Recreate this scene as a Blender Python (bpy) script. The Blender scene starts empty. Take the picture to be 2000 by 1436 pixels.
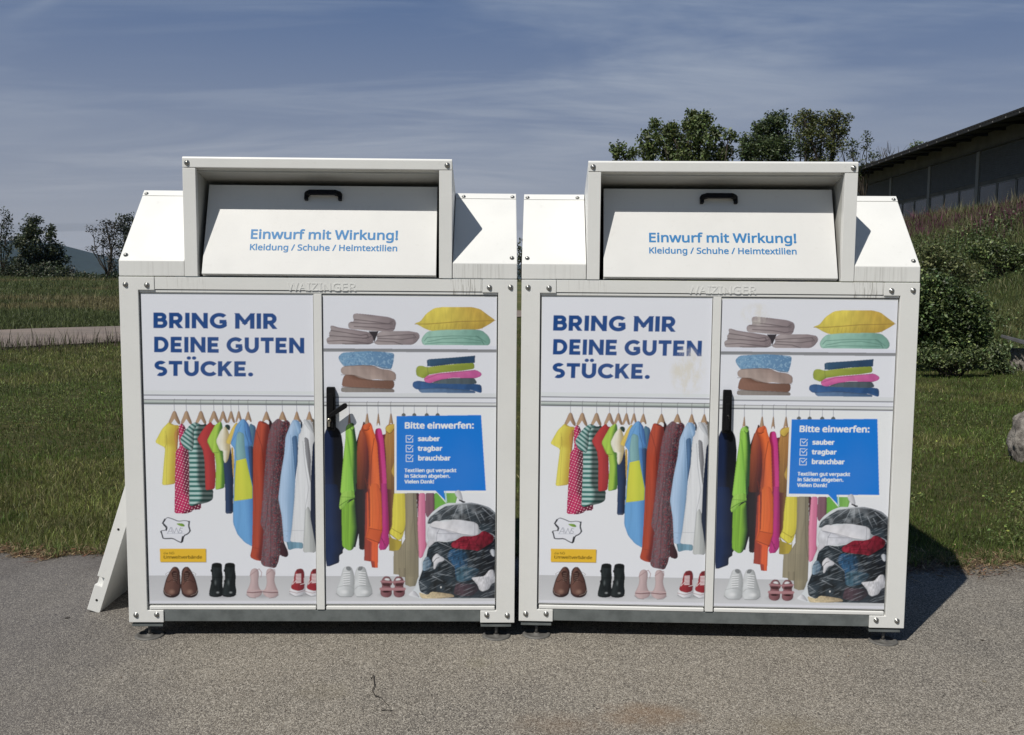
import bpy, bmesh, math, random
import numpy as np
from mathutils import Vector, Matrix, noise as mnoise
SC = bpy.context.scene
COL = SC.collection
random.seed(7); RNG = np.random.default_rng(7)
# ------------------------------------------------------------------ camera
EYE = 1.6; FPX = 1857.65; PITCH = .09276; ROLL = .00786
cam = bpy.data.cameras.new('camera'); cam_ob = bpy.data.objects.new('camera', cam); COL.objects.link(cam_ob)
cam.sensor_width = 36; cam.lens = 36 * FPX / 2000; cam.clip_start = .05; cam.clip_end = 9000
cam_ob.matrix_world = Matrix.Translation((0, 0, EYE)) @ Matrix.Rotation(math.pi / 2 - PITCH, 4, 'X') @ Matrix.Rotation(ROLL, 4, 'Z')
SC.camera = cam_ob
# ------------------------------------------------------------------ light
SUN_EL = math.radians(54.5); SUN_AZ = math.radians(38.3)      # the light travels towards +X (azimuth from +Y)
sd = bpy.data.lights.new('sun', 'SUN'); sd.energy = 5.0; sd.angle = math.radians(.5); sd.color = (1, .955, .88)
so = bpy.data.objects.new('sun', sd); COL.objects.link(so)
trav = Vector((math.sin(SUN_AZ) * math.cos(SUN_EL), math.cos(SUN_AZ) * math.cos(SUN_EL), -math.sin(SUN_EL)))
so.rotation_euler = trav.to_track_quat('-Z', 'Y').to_euler(); so.location = (-6, -8, 14)
wd = bpy.data.worlds.new('World'); SC.world = wd; wd.use_nodes = True
def world_nodes():
    nt = wd.node_tree; nt.nodes.clear(); N = nt.nodes.new; L = nt.links.new
    sky = N('ShaderNodeTexSky'); sky.sky_type = 'NISHITA'; sky.sun_disc = False; sky.sun_elevation = SUN_EL; sky.sun_rotation = math.pi + SUN_AZ
    sky.air_density = 1.0; sky.dust_density = .15; sky.ozone_density = 2.2; sky.altitude = 400
    tc = N('ShaderNodeTexCoord'); sep = N('ShaderNodeSeparateXYZ'); L(tc.outputs['Generated'], sep.inputs[0])
    def M(op, a, b=None, c=None, clamp=False):
        n = N('ShaderNodeMath'); n.operation = op; n.use_clamp = clamp
        for i, q in enumerate((a, b, c)):
            if q is None: continue
            if isinstance(q, (int, float)): n.inputs[i].default_value = q
            else: L(q, n.inputs[i])
        return n.outputs[0]
    z = M('MAXIMUM', sep.outputs['Z'], 0.0); zi = M('ADD', z, .07)
    X = M('DIVIDE', sep.outputs['X'], zi); Y = M('DIVIDE', sep.outputs['Y'], zi)
    def noise(sx, sy, sc, det, rough, off=0., dist=0.):
        cb = N('ShaderNodeCombineXYZ'); L(M('MULTIPLY', X, sx), cb.inputs[0]); L(M('MULTIPLY_ADD', Y, sy, off), cb.inputs[1])
        n = N('ShaderNodeTexNoise'); n.inputs['Scale'].default_value = sc; n.inputs['Detail'].default_value = det; n.inputs['Roughness'].default_value = rough; n.inputs['Distortion'].default_value = dist
        L(cb.outputs[0], n.inputs['Vector']); return n.outputs['Fac']
    def sm(v, a, b):
        n = N('ShaderNodeMapRange'); n.interpolation_type = 'SMOOTHSTEP'; n.inputs['From Min'].default_value = a; n.inputs['From Max'].default_value = b; L(v, n.inputs['Value']); return n.outputs[0]
    n0 = noise(.10, .10, 1.6, 3, .5, 4.4, .8)
    warpX = M('ADD', X, M('MULTIPLY', n0, 1.6)); X0, X = X, warpX
    n1 = noise(.40, .8, .95, 6, .56, 3.1, 1.1); n2 = noise(.30, 1.3, 1.2, 8, .60, 7.7, 1.6); n3 = noise(.35, .55, .42, 2, .5, 1.3)
    X = X0
    cl = M('MULTIPLY', M('ADD', M('MULTIPLY', sm(n1, .42, .66), .60), M('MULTIPLY', sm(n2, .44, .70), .42)), M('MULTIPLY_ADD', sm(n3, .38, .62), .78, .10))
    # two thin contrails lying high across the sky
    def streak(a, b, c, w, lo, hi):
        d = M('ABSOLUTE', M('ADD', M('ADD', M('MULTIPLY', X, a), M('MULTIPLY', Y, b)), c)); d = M('ADD', d, M('MULTIPLY', M('SUBTRACT', n2, .5), w * 1.8))
        s = M('SUBTRACT', 1.0, sm(d, 0., w)); g = M('MULTIPLY', sm(X, lo, lo + .6), M('SUBTRACT', 1.0, sm(X, hi - .6, hi))); return M('MULTIPLY', M('MULTIPLY', s, g), .34)
    cl = M('ADD', cl, streak(0.02, 1, -2.72, .05, -1.5, 1.2)); cl = M('ADD', cl, streak(.62, .78, -1.35, .06, -1.7, .2)); cl = M('MINIMUM', cl, .9)
    # flat grey cloud bars low over the hills
    lowb = noise(.16, .9, 1.0, 3, .5, 2.2); bars = M('MULTIPLY', sm(lowb, .52, .62), M('SUBTRACT', 1.0, sm(z, .03, .07)))
    hz = M('POWER', M('SUBTRACT', 1.0, M('MINIMUM', M('MULTIPLY', z, 2.6), 1.0)), 1.6)
    north = sm(sep.outputs['Y'], -.05, .55); K = 1.149 / .05
    def over(a, f, col):
        m = N('ShaderNodeMix'); m.data_type = 'RGBA'; L(M('MULTIPLY', f, north), m.inputs['Factor']); L(a, m.inputs['A']); m.inputs['B'].default_value = (col[0] * K, col[1] * K, col[2] * K, 1); return m.outputs['Result']
    c = over(sky.outputs[0], M('ADD', .62, 0.), (.052, .132, .330))
    c = over(c, cl, (.335, .400, .505))
    c = over(c, M('MULTIPLY', hz, .88), (.42, .42, .44))
    c = over(c, M('MULTIPLY', bars, .45), (.20, .22, .26))
    bg = N('ShaderNodeBackground'); bg.inputs['Strength'].default_value = .05; L(c, bg.inputs['Color'])
    out = N('ShaderNodeOutputWorld'); L(bg.outputs[0], out.inputs[0])
world_nodes()
SC.view_settings.view_transform = 'Standard'; SC.view_settings.look = 'None'; SC.view_settings.exposure = -.2; SC.view_settings.gamma = 1
SC.view_settings.use_curve_mapping = False
SC.render.engine = 'CYCLES'; SC.cycles.max_bounces = 6; SC.cycles.diffuse_bounces = 2; SC.cycles.transparent_max_bounces = 8

# ------------------------------------------------------------------ helpers
def tag(o, label=None, cat=None, group=None, kind=None):
    if label: o['label'] = label
    if cat: o['category'] = cat
    if group: o['group'] = group
    if kind: o['kind'] = kind
    return o
def link(name, me, mat=None, parent=None):
    o = bpy.data.objects.new(name, me); COL.objects.link(o)
    if mat is not None and me is not None: me.materials.append(mat)
    if parent is not None: o.parent = parent
    return o
def empty(name, loc=(0, 0, 0), rz=0.):
    o = bpy.data.objects.new(name, None); COL.objects.link(o); o.location = loc; o.rotation_euler = (0, 0, rz); o.empty_display_size = .2
    return o
def np_mesh(name, V, F, col=None, smooth=False):
    """V (n,3), F (m,k) of one polygon size; col (n,3) linear vertex colours"""
    V = np.asarray(V, np.float32); F = np.asarray(F, np.int32); me = bpy.data.meshes.new(name)
    me.vertices.add(len(V)); me.vertices.foreach_set('co', V.ravel())
    m, k = F.shape; me.loops.add(m * k); me.loops.foreach_set('vertex_index', F.ravel())
    me.polygons.add(m); me.polygons.foreach_set('loop_start', np.arange(0, m * k, k, dtype=np.int32)); me.polygons.foreach_set('loop_total', np.full(m, k, np.int32))
    if smooth: me.polygons.foreach_set('use_smooth', np.ones(m, bool))
    if col is not None:
        a = me.color_attributes.new('tone', 'FLOAT_COLOR', 'POINT'); c = np.ones((len(V), 4), np.float32); c[:, :3] = col; a.data.foreach_set('color', c.ravel())
    me.update(calc_edges=True); return me
class MB:
    """collects solids and links them as ONE mesh object"""
    def __init__(s): s.bm = bmesh.new()
    def prism(s, poly, axis, a, b, bev=0.):
        """polygon in the two other axes, extruded along axis from a to b"""
        bm = bmesh.new()
        def P(q, t):
            return {'y': (q[0], t, q[1]), 'x': (t, q[0], q[1]), 'z': (q[0], q[1], t)}[axis]
        A = [bm.verts.new(P(q, a)) for q in poly]; B = [bm.verts.new(P(q, b)) for q in poly]; n = len(poly)
        bm.faces.new(A); bm.faces.new(B[::-1])
        for i in range(n): bm.faces.new((A[i], B[i], B[(i + 1) % n], A[(i + 1) % n]))
        bmesh.ops.recalc_face_normals(bm, faces=bm.faces)
        if bev: bmesh.ops.bevel(bm, geom=list(bm.edges), offset=bev, segments=2, affect='EDGES', profile=.6)
        s.add(bm)
    def box(s, x0, x1, y0, y1, z0, z1, bev=0.):
        s.prism([(x0, z0), (x1, z0), (x1, z1), (x0, z1)], 'y', y0, y1, bev)
    def add(s, bm, M=None):
        if M is not None: bm.transform(M)
        me = bpy.data.meshes.new('t'); bm.to_mesh(me); bm.free(); s.bm.from_mesh(me); bpy.data.meshes.remove(me)
    def lathe(s, prof, n=24, M=None):
        """profile of (r, z) pairs turned round z"""
        bm = bmesh.new(); R = []
        for r, z in prof: R.append([bm.verts.new((r * math.cos(2 * math.pi * i / n), r * math.sin(2 * math.pi * i / n), z)) for i in range(n)] if r > 1e-6 else [bm.verts.new((0, 0, z))])
        for a, b in zip(R[:-1], R[1:]):
            for i in range(n):
                j = (i + 1) % n
                if len(a) == 1 and len(b) == 1: continue
                if len(a) == 1: bm.faces.new((a[0], b[i], b[j]))
                elif len(b) == 1: bm.faces.new((a[i], a[j], b[0]))
                else: bm.faces.new((a[i], a[j], b[j], b[i]))
        bmesh.ops.recalc_face_normals(bm, faces=bm.faces)
        for f in bm.faces: f.smooth = True
        s.add(bm, M)
    def tube(s, pts, rad, n=8):
        bm = bmesh.new(); pts = [Vector(p) for p in pts]; R = []
        for i, p in enumerate(pts):
            d = (pts[min(i + 1, len(pts) - 1)] - pts[max(i - 1, 0)]).normalized(); q = d.to_track_quat('Z', 'Y'); r = rad[i] if isinstance(rad, (list, tuple)) else rad
            R.append([bm.verts.new(p + q @ Vector((r * math.cos(2 * math.pi * k / n), r * math.sin(2 * math.pi * k / n), 0))) for k in range(n)])
        for a, b in zip(R[:-1], R[1:]):
            for k in range(n): bm.faces.new((a[k], a[(k + 1) % n], b[(k + 1) % n], b[k]))
        bm.faces.new(R[0][::-1]); bm.faces.new(R[-1])
        for f in bm.faces: f.smooth = True
        s.add(bm)
    def mesh(s, name='part'):
        me = bpy.data.meshes.new(name); s.bm.to_mesh(me); s.bm.free(); return me
    def build(s, name, mat, parent=None): return link(name, s.mesh(name), mat, parent)

class NT:
    """short-hand for a material node tree"""
    def __init__(s, name):
        s.m = bpy.data.materials.new(name); s.m.use_nodes = True; s.t = s.m.node_tree; s.t.nodes.clear()
        s.out = s.t.nodes.new('ShaderNodeOutputMaterial'); s.b = s.t.nodes.new('ShaderNodeBsdfPrincipled'); s.L(s.b.outputs[0], s.out.inputs[0])
        s.tc = s.t.nodes.new('ShaderNodeTexCoord'); s.obj = s.tc.outputs['Object']
    def L(s, a, b): s.t.links.new(a, b)
    def n(s, kind, **k):
        x = s.t.nodes.new(kind)
        for a, b in k.items(): setattr(x, a, b)
        return x
    def put(s, sock, v):
        if isinstance(v, (int, float)): sock.default_value = v
        elif isinstance(v, (tuple, list)): sock.default_value = (*v, 1) if (len(v) == 3 and sock.type == 'RGBA') else v
        else: s.L(v, sock)
    def math(s, op, a, b=None, c=None, clamp=False):
        x = s.n('ShaderNodeMath', operation=op, use_clamp=clamp)
        for i, q in enumerate((a, b, c)):
            if q is not None: s.put(x.inputs[i], q)
        return x.outputs[0]
    def map(s, v, scale=(1, 1, 1), loc=(0, 0, 0)):
        x = s.n('ShaderNodeMapping'); s.L(v, x.inputs['Vector']); x.inputs['Scale'].default_value = scale; x.inputs['Location'].default_value = loc; return x.outputs[0]
    def noise(s, scale, det=3, rough=.5, vec=None, dist=0., out='Fac'):
        x = s.n('ShaderNodeTexNoise'); x.inputs['Scale'].default_value = scale; x.inputs['Detail'].default_value = det; x.inputs['Roughness'].default_value = rough; x.inputs['Distortion'].default_value = dist
        s.L(vec or s.obj, x.inputs['Vector']); return x.outputs[out]
    def vor(s, scale, vec=None, out='Distance', feature='F1', rnd=1.):
        x = s.n('ShaderNodeTexVoronoi', feature=feature); x.inputs['Scale'].default_value = scale; x.inputs['Randomness'].default_value = rnd; s.L(vec or s.obj, x.inputs['Vector']); return x.outputs[out]
    def ss(s, v, a, b, lo=0., hi=1.):
        x = s.n('ShaderNodeMapRange', interpolation_type='SMOOTHSTEP'); s.L(v, x.inputs['Value'])
        for k, q in (('From Min', a), ('From Max', b), ('To Min', lo), ('To Max', hi)): x.inputs[k].default_value = q
        return x.outputs[0]
    def mix(s, f, a, b, mode='MIX'):
        x = s.n('ShaderNodeMix', data_type='RGBA', blend_type=mode); s.put(x.inputs['Factor'], f); s.put(x.inputs['A'], a); s.put(x.inputs['B'], b); return x.outputs['Result']
    def sep(s, v=None):
        x = s.n('ShaderNodeSeparateXYZ'); s.L(v or s.obj, x.inputs[0]); return x.outputs
    def bump(s, h, strength=.3, dist=.01):
        x = s.n('ShaderNodeBump'); x.inputs['Strength'].default_value = strength; x.inputs['Distance'].default_value = dist; s.L(h, x.inputs['Height']); s.L(x.outputs[0], s.b.inputs['Normal'])
    def set(s, color=None, rough=.6, metal=0., spec=None):
        if color is not None: s.put(s.b.inputs['Base Color'], color)
        s.put(s.b.inputs['Roughness'], rough); s.put(s.b.inputs['Metallic'], metal)
        if spec is not None: s.put(s.b.inputs['Specular IOR Level'], spec)
        return s.m
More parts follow.
